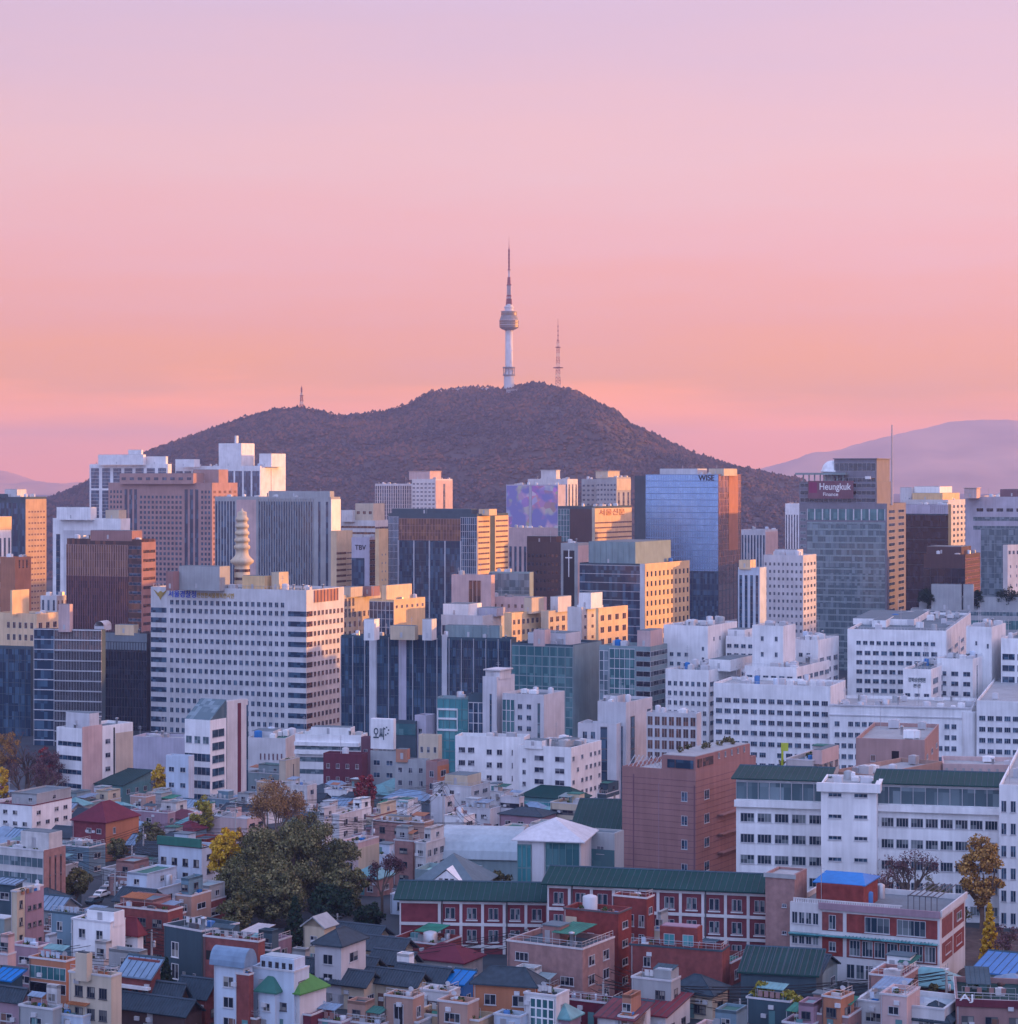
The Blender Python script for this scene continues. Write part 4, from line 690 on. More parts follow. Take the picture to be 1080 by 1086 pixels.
def slope_block():
    B = bld('office_building', OB, 'white office with blue strip windows and a slanted glass roof beside a tall stair tower', 196, 223, 240, 764, 735, 28, 'white', front=[Wn(3, 4.2, .7, .55, t=4.5, zb=791, g='greyteal'), Bd(4.4, .6, zt=797, g='navy', mw=1.6)], side=[Wn(1, 4.2, .75, .6, t=2.5, g='navy')], vis=880, clutter=0)
    m = MB(); w, d, h = B.w, B.d, B.h
    m.face([(0, 0, h+.02), (w, 0, h+.02), (w, d, h+6), (0, d, h+6)]); m.face([(w, 0, h), (w, d, h), (w, d, h+6)]); m.face([(0, 0, h), (0, d, h+6), (0, d, h)]); m.face([(0, d, h), (0, d, h+6), (w, d, h+6), (w, d, h)])
    m.build('sloped_roof', 'greyteal', B.root)
slope_block()
bld('office_building', OB, 'slender pinkish stair tower with a dark vertical stripe', 236, 241, 263, 744, 745, 33, 'offwhite', side=[Pn('maroon', u=(.5, .66), t=1, p=.1), Pn('navy', u=(.93, 1), t=2, p=.1)], vis=880)
bld('low_building', 'building', 'small blue walled block at the foot of the slanted roof office', 176, 200, 206, 802, 725, 22, 'paleblue', front=[Wn(2, 5, .5, .3, t=2, g='navy')], vis=880)
bld('low_building', 'building', 'wide blank grey-lilac wall of a low hall below the police block', 140, 200, 214, 783, 850, 16, 'lilac', roof='stone', vis=850, clutter=2)
bld('assembly_hall', 'hall', 'pale assembly hall with a green roof and a curved blind wall', 262, 303, 318, 783, 840, 10, 'offwhite', roof='roofgreen', front=[Wn(6, 6, .35, .4, t=4, rows=1, u=(.3, .95), g='maroon')], top=[Rb(266, 290, 300, 776, back=.4, wall='lightgrey')], vis=870, clutter=2)
bld('terraced_block', 'building', 'white terraced block with long balconies and a green roof', 313, 383, 390, 780, 815, 12, 'white', roof='roofgreen', front=[Bd(4.4, .4, t=2.5, g='greyteal', mw=4), Pn('white', zt=788, zb=792, p=1.2, u=(0, .98)), Pn('white', zt=797, zb=801, p=1.2, u=(0, .7))], top=[Rb(330, 372, 378, 772, back=.3, wall='white')], vis=870, clutter=2)
def billboard_block():
    B = bld('office_building', OB, 'grey block carrying a big white square billboard on its roof', 393, 420, 427, 797, 775, 18, 'stone', front=[Wn(2, 4.2, .5, .45, t=2, g='navy')], vis=870, clutter=0)
    k = B.Y/F; m = MB(); z0, z1 = B.h+.6, wz(763, B.Y)-B.z0
    m.box(0, 26*k, .2, 8*k, z0, z1); q = m.build('billboard', 'white', B.root)
    n = MB()
    for i in range(5): x = 1+i*(26*k-2)/4; n.box(x-.1, x+.1, .6, .8, B.h-1, z0)
    n.build('billboard_frame', 'steel', B.root)
    sign(B, 'F', '오씨', 9.5*k, (z0+z1)/2-.2, 4.6, 'slate', -.1, 12*k); s = MB()
    for i, (a, b) in enumerate(((15.5, 1.8), (18, 2.3), (19.5, 0), (17, -.5), (20.5, 1.2))): s.lathe([(.3, 0), (.01, .05)], 0, 0, 8); 
    s.v = []; s.f = []; s.m = []; s.sm = []
    for a, b in ((16, 1.8), (18.2, 2.3), (19.6, .2), (17.2, -.3), (20.5, 1.4)): s.box(a*k-.25, a*k+.25, .12, .2, (z0+z1)/2+b-.25, (z0+z1)/2+b+.25)
    s.build('petal_marks', 'slate', B.root)
billboard_block()
bld('office_building', OB, 'low block faced with a blind dark teal glass wall beside the billboard', 419, 441, 444, 765, 800, 14, 'slate', front=[Pn('tealglass', t=1, zb=780, p=.2, name='glass_wall')], vis=840)
bld('office_building', OB, 'plain mauve block with dishes on its roof behind the billboard', 440, 452, 462, 759, 800, 26, 'lilac', front=[Wn(1, 5, .3, .3, t=3)], vis=850, clutter=3)
bld('low_building', 'building', 'cream block with two rows of small dark windows below the mauve block', 444, 465, 469, 780, 770, 18, 'cream', front=[Wn(3, 4, .45, .5, t=3)], vis=850)
bld('low_building', 'building', 'maroon brick block with a pair of lit windows left of the billboard', 343, 384, 390, 800, 770, 14, 'maroon', front=[Wn(4, 4.5, .35, .35, t=2, g='bronze')], vis=850)
bld('low_building', 'building', 'narrow dark violet block squeezed left of the billboard building', 383, 393, 397, 782, 790, 16, 'purple', front=[Wn(1, 4, .4, .4, t=3)], vis=850)
bld('low_building', 'building', 'grey-pink block with three windows below the blind teal wall', 419, 452, 456, 806, 740, 16, 'stone', front=[Wn(3, 4.2, .4, .45, t=1.5)], top=[Rb(420, 432, 436, 795, back=.3, wall='orangebrick')], vis=860)
bld('low_building', 'building', 'brick block with an orange lit end right of the grey-pink block', 452, 464, 476, 808, 730, 28, 'rose', front=[Wn(1, 4, .4, .5, t=2)], side=[Pn('orangebrick', p=.1), Wn(1, 4, .45, .5, t=2, g='darkglass')], vis=860)  # orange panel paints the sunlight on the brick end
# ------------------------------------------------------------------ the near quarter: schools, houses
glass('schoolglass', (.02,.04,.06), (.2,.24,.25), p=.3); mat('tileroof', (.032,.052,.068), var=.2, scale=1.2); mat('blueroof', (.02,.16,.42), rough=.5); mat('tinblue', (.17,.25,.34), rough=.5, var=.15, scale=.6)
mat('tinteal', (.12,.27,.28), rough=.5, var=.2, scale=.6); mat('brickwall', (.17,.045,.055), var=.2, scale=.9, streak=.05); mat('brickred', (.2,.05,.045), var=.2, scale=1.1, streak=.08); mat('pinkbrick', (.29,.165,.15), var=.16, scale=1.0); mat('tealpaint', (.13,.22,.27), var=.12)
mat('greenfloor', (.035,.17,.12), var=.3, scale=.5, streak=0); mat('oldwhite', (.48,.47,.46), var=.14, scale=.5, streak=.14); mat('peach', (.36,.23,.185), var=.12); mat('mauve', (.3,.2,.24), var=.12)
def pitched(B, kind, m, ov=.5, rise=None, ridge='x'):
    """a pitched roof with eaves on top of a block: hip, gable, shed or barrel"""
    w, d, h = B.w, B.d, B.h; rise = rise or min(w, d)*.28; a, b_, c, e = -ov, w+ov, -ov, d+ov; z = h-.05; t = .22; m_ = MB()
    if kind == 'hip':
        if w >= d: r1, r2 = ((a+(d/2+ov)), d/2), ((b_-(d/2+ov)), d/2)
        else: r1, r2 = (w/2, c+(w/2+ov)), (w/2, e-(w/2+ov))
        P = [(a,c,z),(b_,c,z),(b_,e,z),(a,e,z),(*r1,z+rise),(*r2,z+rise)]
        fs = [(0,1,5,4),(1,2,5),(2,3,4,5),(3,0,4)] if w >= d else [(0,1,4),(1,2,5,4),(2,3,5),(3,0,4,5)]
        for f in fs: m_.face([P[i] for i in f])
        for i in range(4): p, q = P[i], P[(i+1) % 4]; m_.face([(p[0],p[1],z-t),(q[0],q[1],z-t),q,p])
        m_.face([(p[0],p[1],z-t) for p in P[:4]][::-1])
        if m in ('tileroof', 'redroof', 'deepgreen'):
            for p, q in ((P[4], P[5]), (P[0], P[4]), (P[1], P[5] if w >= d else P[4]), (P[2], P[5]), (P[3], P[4] if w >= d else P[5])): m_.bar(p, q, .16, 0)
        m_.build('roof', m, B.root)
    elif kind == 'gable':
        if ridge == 'x': P = [(a,c,z),(b_,c,z),(b_,e,z),(a,e,z),(a,d/2,z+rise),(b_,d/2,z+rise)]; fs = [(0,1,5,4),(2,3,4,5)]; gf = [((0,0,h),(0,d,h),(0,d/2,z+rise-.1)), ((w,0,h),(w,d,h),(w,d/2,z+rise-.1))]
        else: P = [(a,c,z),(b_,c,z),(b_,e,z),(a,e,z),(w/2,c,z+rise),(w/2,e,z+rise)]; fs = [(0,4,5,3),(1,2,5,4)]; gf = [((0,0,h),(w,0,h),(w/2,0,z+rise-.1)), ((0,d,h),(w,d,h),(w/2,d,z+rise-.1))]
        for f in fs:
            q = [Vector(P[i]) for i in f]; m_.face([tuple(v) for v in q]); n = (q[1]-q[0]).cross(q[2]-q[0]).normalized()*t; n = n if n.z < 0 else -n
            m_.face([tuple(v+n) for v in q][::-1])
            for i in range(4): p0, p1 = q[i], q[(i+1) % 4]; m_.face([tuple(p0+n), tuple(p1+n), tuple(p1), tuple(p0)])
        m_.build('roof', m, B.root); g = MB()
        if ridge == 'x' and m != 'tileroof': seams(B, P[0], P[1], P[4], P[5])
        elif ridge == 'x': seams(B, P[0], P[1], P[4], P[5], .5, 'tileline')
        for f in gf: g.face(list(f)); g.face(list(f)[::-1])
        g.build('gable_wall', B.wall, B.root)
    elif kind == 'shed':
        P = [(a,c,z+.1),(b_,c,z+.1),(b_,e,z+rise),(a,e,z+rise)]; m_.face(P); m_.face([(p[0],p[1],p[2]-t) for p in P][::-1])
        for i in range(4): p, q = P[i], P[(i+1) % 4]; m_.face([(p[0],p[1],p[2]-t),(q[0],q[1],q[2]-t),q,p])
        seams(B, P[0], P[1], P[3], P[2]); m_.build('roof', m, B.root); g = MB(); g.box(.02, w-.02, d-.3, d-.01, h-.2, h+rise-.3); g.face([(w-.01,0,h-.1),(w-.01,d,h-.1),(w-.01,d,h+rise-.3)]); g.build('gable_wall', B.wall, B.root)
    else:
        n = 10; pr = [(-ov+(d+2*ov)*(1-math.cos(math.pi*i/n))/2, z+rise*math.sin(math.pi*i/n)) for i in range(n+1)]
        for i in range(n): m_.face([(a,pr[i][0],pr[i][1]),(b_,pr[i][0],pr[i][1]),(b_,pr[i+1][0],pr[i+1][1]),(a,pr[i+1][0],pr[i+1][1])], 0, True)
        for x in (a, b_): m_.face([(x, p[0], p[1]) for p in pr])
        m_.build('roof', m, B.root)
mat('tileline', (.05,.07,.09), var=.1)
def seams(B, a, b, c, d, step=1.1, sm='slate'):
    """standing seams running up a metal roof"""
    q = MB(); n = max(2, int((Vector(b)-Vector(a)).length/step))
    for i in range(n+1): f = i/n; q.bar(tuple(Vector(a).lerp(Vector(b), f)+Vector((0, 0, .03))), tuple(Vector(c).lerp(Vector(d), f)+Vector((0, 0, .03))), .09)
    q.bar(c, d, .3); q.build('roof_seam', sm, B.root)
def sheet_roof(B, x0, x1, y0, y1, z, m):
    q = MB(); t = .07; P = [(x0, y0, z-.45), (x1, y0, z-.45), (x1, y1, z), (x0, y1, z)]; q.face(P); q.face([(p[0], p[1], p[2]-t) for p in P][::-1])
    for i in range(4): a, b = P[i], P[(i+1) % 4]; q.face([(a[0], a[1], a[2]-t), (b[0], b[1], b[2]-t), b, a])
    n = max(2, int((x1-x0)/.6))
    for i in range(n+1): x = x0+(x1-x0)*i/n; q.bar((x, y0, z-.43), (x, y1, z+.02), .06)
    o = q.build('sheet_roof', m, B.root); p = MB()
    for x in (x0+.1, x1-.1): p.bar((x, y0+.1, z-2.5), (x, y0+.1, z-.5), .08)
    p.build('post', 'steel', o)
SHEETS = ['tinblue', 'tinteal', 'tealgrey', 'roofgreen', 'steel', 'slate', 'rust', 'greenfloor', 'tinblue']
def upper_storey(B, wall, roof, yt):
    w, d, h = B.w, B.d, B.h; f = random.uniform(.5, .72); L = random.random() < .5; a, b = (.0, w*f) if L else (w*(1-f), w); y = d*random.uniform(.12, .34); z = h+2.85
    a += .15; b -= .15; q = MB(); q.box(a, b, y, d-.15, h-.85, z, 0, 't'); q.box(a+.25, b-.25, y+.25, d-.4, z-.45, z-.4, 1, 'b'); t = .22
    for x0, x1, y0, y1 in ((a, b, y, y+t), (a, b, d-.15-t, d-.15), (a, a+t, y+t, d-.15-t), (b-t, b, y+t, d-.15-t)): q.box(x0, x1, y0, y1, z-.5, z+.001)
    p = q.build('upper_storey', [wall, roof], B.root); n = max(1, int((b-a)/3.2)); me = winmesh(1.4, 1.2, 'homeglass', random.choice(['frame', 'darkframe']), 1)
    for i in range(n):
        if n > 1 and i == 0: g = MB(); u = a+(b-a)*(i+.5)/n; g.box(u-.45, u+.45, y-.05, y-.004, h-.8, h+1.25); g.build('door', random.choice(['steel', 'teal', 'brown', 'frame']), p)
        else: link('window', me, p, (a+(b-a)*(i+.5)/n, y, h+1.0))
    if d > 6: link('window', me, p, (b, y+(d-y)*.5, h+1.1), math.pi/2)
    if random.random() < .6: c0, c1 = (b+.1, w-.3) if L else (.3, a-.1); sheet_roof(B, c0, c1, max(.4, y-.3), d-.5, h+1.9, random.choice(SHEETS)) if c1-c0 > 1.2 else None
    return p
def hwin(B, face, L, n, gl, dens=1.0, t=.9):
    c = max(1, int(L/3.6*dens+.2)); k = random.choice((0, 1, 2)); s = (.42, .52, .36)[k]
    if L < 2.5: return
    op(B, face, Wn(c, 3.0, min(.7, s*1.1), (.42, .45, .5)[k], t=t, u=(.05, .95), rows=n, skip=.14, g=gl, mull=(1, 2, 1)[k]))
def railing(B, m='steel'):
    q = MB(); w, d, z = B.w, B.d, B.h
    for (xa, ya, xb, yb) in ((.2, .2, w-.2, .2), (w-.2, .2, w-.2, d-.2)):
        n = max(2, int(math.hypot(xb-xa, yb-ya)/1.2))
        for i in range(n+1): x, y = xa+(xb-xa)*i/n, ya+(yb-ya)*i/n; q.box(x-.03, x+.03, y-.03, y+.03, z-.05, z+.9)
        q.bar((xa, ya, z+.9), (xb, yb, z+.9), .06); q.bar((xa, ya, z+.5), (xb, yb, z+.5), .04)
    q.build('railing', m, B.root)
def terrace(B):
    """what stands on a lived-on roof: planters, washing line, tubs"""
    w, d, z = B.w, B.d, B.h-.8
    x, y = random.uniform(.5, max(.6, w-2.6)), d-1.1
    for i in range(random.randint(2, 7)):
        q = MB()
        a, c, r = x+random.uniform(0, 2), y-random.uniform(0, 1), random.uniform(.18, .3); q.lathe([(r*.6, z), (r, z+r), (r*.95, z+r*1.7), (r*.5, z+r*2.1), (.01, z+r*2.2)], min(w-.5, a), max(.5, c), 7)
        q.build('clay_jar', random.choice(['darkbrown', 'brown', 'orangebrick']), B.root)
    for _ in range(random.randint(0, 3)):
        x, y = random.uniform(.5, max(.6, w-2)), random.uniform(.5, max(.6, d-1.6)); q = MB(); q.box(x, x+random.uniform(.5, 1.6), y, y+random.uniform(.4, 1.2), z+.01, z+random.uniform(.3, 1.1)); q.build('storage_box', random.choice(['steel', 'slate', 'blue', 'paleblue', 'rust', 'offwhite', 'teal', 'darkframe']), B.root)
    for _ in range(random.randint(1, 3)):
        x, y = random.uniform(.6, max(.7, w-2.2)), random.uniform(.6, max(.7, d-1.5)); q = MB(); q.box(x, x+random.uniform(.8, 1.8), y, y+.5, z, z+.45); p = q.build('planter', random.choice(['orangebrick', 'brown', 'offwhite', 'stone']), B.root)
        leaf_cloud(p, 'plant', [(x+.6, y+.25, z+.75, .5)], 26, .22, 'shrub_leaf')
    if random.random() < .6 and w > 5:
        q = MB(); y = random.uniform(1, max(1.1, d-1.2)); q.bar((1, y, z), (1, y, z+1.7), .06); q.bar((w-1.5, y, z), (w-1.5, y, z+1.7), .06); q.bar((1, y, z+1.65), (w-1.5, y, z+1.65), .03)
        for i in range(4): x = 1.4+i*(w-3.2)/4; q.box(x, x+.7, y-.02, y+.02, z+.7, z+1.6, 1)
        q.build('washing_line', ['steel', random.choice(['offwhite', 'paleblue', 'rose'])], B.root)
    if random.random() < .7:
        x, y = random.uniform(.6, max(.7, w-1.6)), random.uniform(.6, max(.7, d-1.6)); q = MB(); q.lathe([(.5, z), (.52, z+1.0), (.45, z+1.1), (.01, z+1.15)], x+.5, y+.5, 10); q.build('water_tank', random.choice(TANKS), B.root)
    if random.random() < .5:
        x = random.uniform(.6, max(.7, w-.6)); q = MB(); q.bar((x, d-.6, z), (x, d-.6, z+1.4), .06); q.lathe([(.02, 0), (.3, .1), (.45, .28)], 0, 0, 10); k = len(q.v)
        q.v[8:] = [(x+a, d-.75-c*.9, z+1.4+b*.8) for a, b, c in q.v[8:]]; q.build('satellite_dish', 'lightgrey', B.root)
def hs(x0, xc, x1, yt, n, wall, roof, kind, label, th=27, name='house', cat='house', gl='homeglass', dens=1.0, fr=None, rise=None, ridge='x', Y=None, front=None, side=None, top=(), ov=.5, depth=None, hut=None, rail=None, group=None, trim=None, clutter=None):
    hg = 3.0*n+.9; Y = Y or y_for(yt, hg); flat = kind == 'flat'
    up = flat and n >= 2 and not top and front is None and random.random() < .62; yt0 = yt
    if up: yt += 2.85*F/Y
    B = bld(name, cat, label, x0, xc, x1, yt, Y, th, wall, roof, par=.8 if flat else 0, depth=depth, clutter=0, gl=gl, fr=fr or random.choice(['frame', 'frame', 'darkframe']), group=group)
    nn = max(1, int((B.h-.6)/3.0)); sf = 'R' if th >= 0 else 'L'
    if front is None: hwin(B, 'F', B.w, min(nn, n+1), gl, dens)
    else:
        for f in front: op(B, 'F', f)
    if side is None: hwin(B, sf, B.d, min(nn, n+1), gl, dens*.8)
    else:
        for f in side: op(B, sf, f)
    if flat:
        for q in top: rbox(B, **q)
        q = MB(); w, d, h = B.w, B.d, B.h
        q.box(-.1, w+.1, -.1, -.004, h-.25, h+.04); q.box(w+.004, w+.1, 0, d, h-.25, h+.04); q.box(-.1, -.004, 0, d, h-.25, h+.04); q.build('coping', trim or 'lightgrey', B.root)
        if up: upper_storey(B, wall if random.random() < .6 else random.choice(['oldwhite', 'lightgrey', 'stone', 'tealpaint', 'brickred']), random.choice(['roofgreen', 'roofgrey', 'tealgrey', 'slate']), yt0)
        elif hut or (hut is None and B.w > 6 and B.d > 6 and random.random() < .6):
            a = random.uniform(.05, .5)*B.w; e = min(B.w-a-.6, random.uniform(2.6, 4)); y = B.d*random.uniform(.35, .55); f = min(B.d-y-.5, 3.2)
            if e > 1.4 and f > 1.2:
                r = MB(); r.box(a, a+e, y, y+f, h-.8, h+1.9); r.box(a-.2, a+e+.2, y-.2, y+f+.2, h+1.9, h+2.08, 1); p = r.build('stair_head', [wall, random.choice(['roofgreen', 'roofgrey', 'paleroof'])], B.root)
                g = MB(); g.box(a+.4, a+1.3, y-.06, y-.004, h-.78, h+1.2); g.build('door', random.choice(['steel', 'teal', 'brown']), p)
        if not up and B.w > 5 and random.random() < .45: u = random.uniform(.05, .5)*B.w; sheet_roof(B, u, min(B.w-.2, u+random.uniform(2.5, 5)), B.d*.3, B.d-.3, B.h+1.7, random.choice(SHEETS))
        if rail or (rail is None and random.random() < .35): railing(B)
        if clutter != 0: terrace(B); roof_clutter(B, .5)
    else: pitched(B, kind, roof, ov, rise, ridge)
    # pipes, meters, wall cooling boxes and a door at street level
    for _ in range(2 if B.w > 6 else 1):
        q = MB(); u = random.uniform(.1, .9)*B.w; z = random.choice([1, 4, 7]); z = min(z, B.h-1.5); q.box(u-.4, u+.4, -.35, -.02, z, z+.6); q.build('cooling_unit', 'lightgrey', B.root)
    q = MB(); u = .02*B.w+.1; q.bar((u, -.12, 0), (u, -.12, B.h-.3), .09); q.build('drainpipe', random.choice(['frame', 'darkframe']), B.root)
    q = MB(); u = B.w*random.uniform(.3, .7); q.box(u-.5, u+.5, -.05, -.004, .05, 2.15); q.build('door', random.choice(['steel', 'brown', 'teal', 'darkframe']), B.root)
    return B
for B in [q for q in ALLB if q.root.get('category') == 'hospital block']: railing(B, 'lightgrey')
# ------------------------------------------------------------------ leaves and trees
foliage('shrub_leaf', (.03,.05,.02), (.06,.09,.03), (.11,.13,.05)); foliage('dark_leaf', (.045,.05,.025), (.125,.12,.055), (.24,.21,.095), nscale=.12); foliage('gold_leaf', (.4,.22,.02), (.62,.38,.03), (.75,.52,.08)); foliage('brown_leaf', (.13,.07,.04), (.24,.13,.07), (.42,.24,.09))
foliage('orange_leaf', (.16,.09,.035), (.36,.19,.055), (.55,.32,.09)); foliage('olive_leaf', (.05,.05,.025), (.1,.09,.04), (.17,.14,.06)); foliage('plum_leaf', (.07,.035,.045), (.13,.07,.08), (.2,.11,.11)); foliage('red_leaf', (.14,.02,.03), (.28,.04,.05), (.42,.1,.07)); foliage('yew_leaf', (.008,.02,.015), (.018,.04,.025), (.04,.06,.035)); foliage('yellowgreen_leaf', (.12,.11,.02), (.25,.22,.04), (.4,.33,.06))
mat('bark', (.1,.07,.055), var=.2, scale=1.5); mat('pale_bark', (.2,.15,.13), var=.2, scale=1.5)
def leaf_cloud(parent, name, blobs, per, size, m):
    c = np.array([b[:3] for b in blobs]); r = np.array([b[3] for b in blobs]); n = len(blobs)*per
    idx = np.repeat(np.arange(len(blobs)), per); d = RNG.normal(size=(n, 3)); d /= np.linalg.norm(d, axis=1)[:, None]; rad = RNG.uniform(.35, 1.05, n)**.6
    p = c[idx]+d*(r[idx]*rad)[:, None]*np.array([1, 1, .8]); u = RNG.normal(size=(n, 3)); u /= np.linalg.norm(u, axis=1)[:, None]; v = np.cross(u, d); v /= np.linalg.norm(v, axis=1)[:, None]+1e-6
    s = (size*RNG.uniform(.55, 1.4, n))[:, None]; u = u*s; v = v*s*.7
    V = np.stack([p-u-v*.3, p+v, p+u+v*.2, p-v], 1).reshape(-1, 3); o = link(name, tri_mesh(name, V, np.arange(n*4).reshape(-1, 4), m), parent); return o
def limbs(mb, p, d, l, r, lev, tips, spread=.6, kids=3):
    q = p+d*l; mb.bar(p, q, r*2, 0, r*1.3, 5 if lev > 2 else 3)
    if lev <= 0: tips.append(q); return
    for i in range(kids):
        a = d.orthogonal().normalized(); a.rotate(Matrix.Rotation(random.uniform(0, 6.28)+i*2.1, 3, d)); e = (d+a*random.uniform(.4, 1)*spread*1.4+Vector((0, 0, .18))).normalized()
        limbs(mb, p+d*l*random.uniform(.55, 1), e, l*random.uniform(.62, .82), r*.6, lev-1, tips, spread, kids)
def tree(px, yt, Y, wpx, kind, m, label, name='tree', yb=None, dens=1.0, group=None, bark='bark', zoff=0, lo_=.14):
    z0 = (gz(Y) if yb is None else wz(yb, Y))+zoff; h = wz(yt, Y)-z0; w = wpx*Y/F; t = thing(name, label, 'tree', (wx(px, Y), Y, z0-.2), 0, group); THINGS.append((px, yt, t))
    b = MB(); k = max(.35, Y/900)
    if kind == 'bare':
        tips = []; limbs(b, Vector((0,0,0)), Vector((.03,.02,1)), h*.3, h*.022, 4, tips, .62, 3); sx = w/2/max(.1, max(abs(p.x) for p in tips)); zm = h/max(p.z for p in tips)
        b.v = [(x*min(sx, 1.6), y*min(sx, 1.6), z*zm) for x, y, z in b.v]; b.build('trunk', bark, t)
        leaf_cloud(t, 'crown', [(p.x*min(sx, 1.6), p.y*min(sx, 1.6), p.z*zm, h*.07) for p in tips], int(14*dens), .17*max(1, k), m); return t
    if kind == 'conifer':
        b.bar((0,0,0), (0,0,h*.9), w*.09, 0, .05, 6); b.build('trunk', bark, t); bl = []
        for i in range(46):
            f = (i+.5)/46; a = i*2.4; q = w/2*(1-f)**.8*.75; bl.append((q*math.cos(a), q*math.sin(a), h*(.06+.92*f), w*.2*(1-f*.75)))
        leaf_cloud(t, 'crown', bl, int(70*dens), .26*max(1, k), m); return t
    lo = lo_*h; cz = (h+lo)/2; rz = (h-lo)/2; rx = w/2; tips = []
    limbs(b, Vector((0,0,0)), Vector((.02,.01,1)), h*.32, h*.02+.08, 2, tips, .6, 3); b.v = [(x, y, min(z, h*.85)) for x, y, z in b.v]; b.build('trunk', bark, t); bl = []
    nb = int(30+min(80, w*2.8))
    for i in range(nb):
        d = Vector((random.gauss(0, 1), random.gauss(0, 1), random.gauss(0, 1))).normalized()*random.uniform(.25, 1)**.5*.82; r = random.uniform(.18, .32)
        if d.z < -.3 and random.random() < .6: d.z *= .5
        bl.append((d.x*rx, d.y*rx, cz+d.z*rz, r*min(rx, rz*1.1)))
    leaf_cloud(t, 'crown', bl, int(110*dens), (.25 if w > 12 else .27)*max(1, k), m); return t
# ------------------------------------------------------------------ the schools
def brick_school():
    for (x0, xc, x1, yt, Y, th, nb, rows, label, ridge_h) in ((424, 581, 583, 955, 402, 5, 6, 2, 'long low brick school wing with white frame grid and plain green roof', 2.0), (581, 818, 822, 946, 388, 13, 10, 3, 'taller brick school wing with white frame grid running behind the tan stair tower', 1.9)):
        B = bld('school_building', 'school', label, x0, xc, x1, yt, Y, th, 'brickwall', 'deepgreen', par=0, depth=13, clutter=0); fh = 3.9; t = .25
        z0 = B.h-.3; q = MB(); us = [B.w*i/nb for i in range(nb+1)]
        if rows == 2: us = [0]+[B.w*(.27+.73*i/(nb-1)) for i in range(nb)]
        for i, u in enumerate(us): q.box(max(0, u-t), min(B.w, u+t), -.2, -.004, 0, z0)
        for r in range(rows+1): q.box(0, B.w, -.26, -.21, z0-.55-fh*r, z0-fh*r)
        q.box(B.w+.004, B.w+.2, 0, .5, 0, z0); q.build('frame', 'offwhite', B.root)
        for i in range(nb):
            if rows == 2 and i == 0: continue
            for r in range(rows):
                uc = (us[i]+us[i+1])/2; me = winmesh(.8, 2.0, 'schoolglass', 'frame', 0, False)
                for s in (-.46, .46): link('window', me, B.root, (uc+s, 0, z0-.4-fh*r-fh*.48))
                g = MB(); g.box(uc-1.05, uc+1.05, -.3, -.004, z0-.4-fh*r-fh*.48-1.3, z0-.4-fh*r-fh*.48-1.1); g.build('sill', 'offwhite', B.root)
        g = MB()
        for u in us[1::3]: g.bar((u+.5, -.35, 0), (u+.5, -.35, B.h), .16)
        g.build('drainpipe', 'darkframe', B.root); pitched(B, 'gable', 'deepgreen', 1.0, ridge_h)
brick_school()
B = bld('stair_tower', 'building', 'plain tan stair tower between the brick school and the white kindergarten', 812, 843, 856, 928, 381, 25, 'pinkbrick', 'stone', clutter=0, par=.4, front=[Wn(1, 4.6, .3, .14, u=(.4, .9), t=3)], side=[Wn(1, 4.6, .5, .14, t=3)])
q = MB(); q.box(-.25, B.w+.25, -.25, -.004, B.h-.7, B.h+.05); q.build('coping', 'stone', B.root)
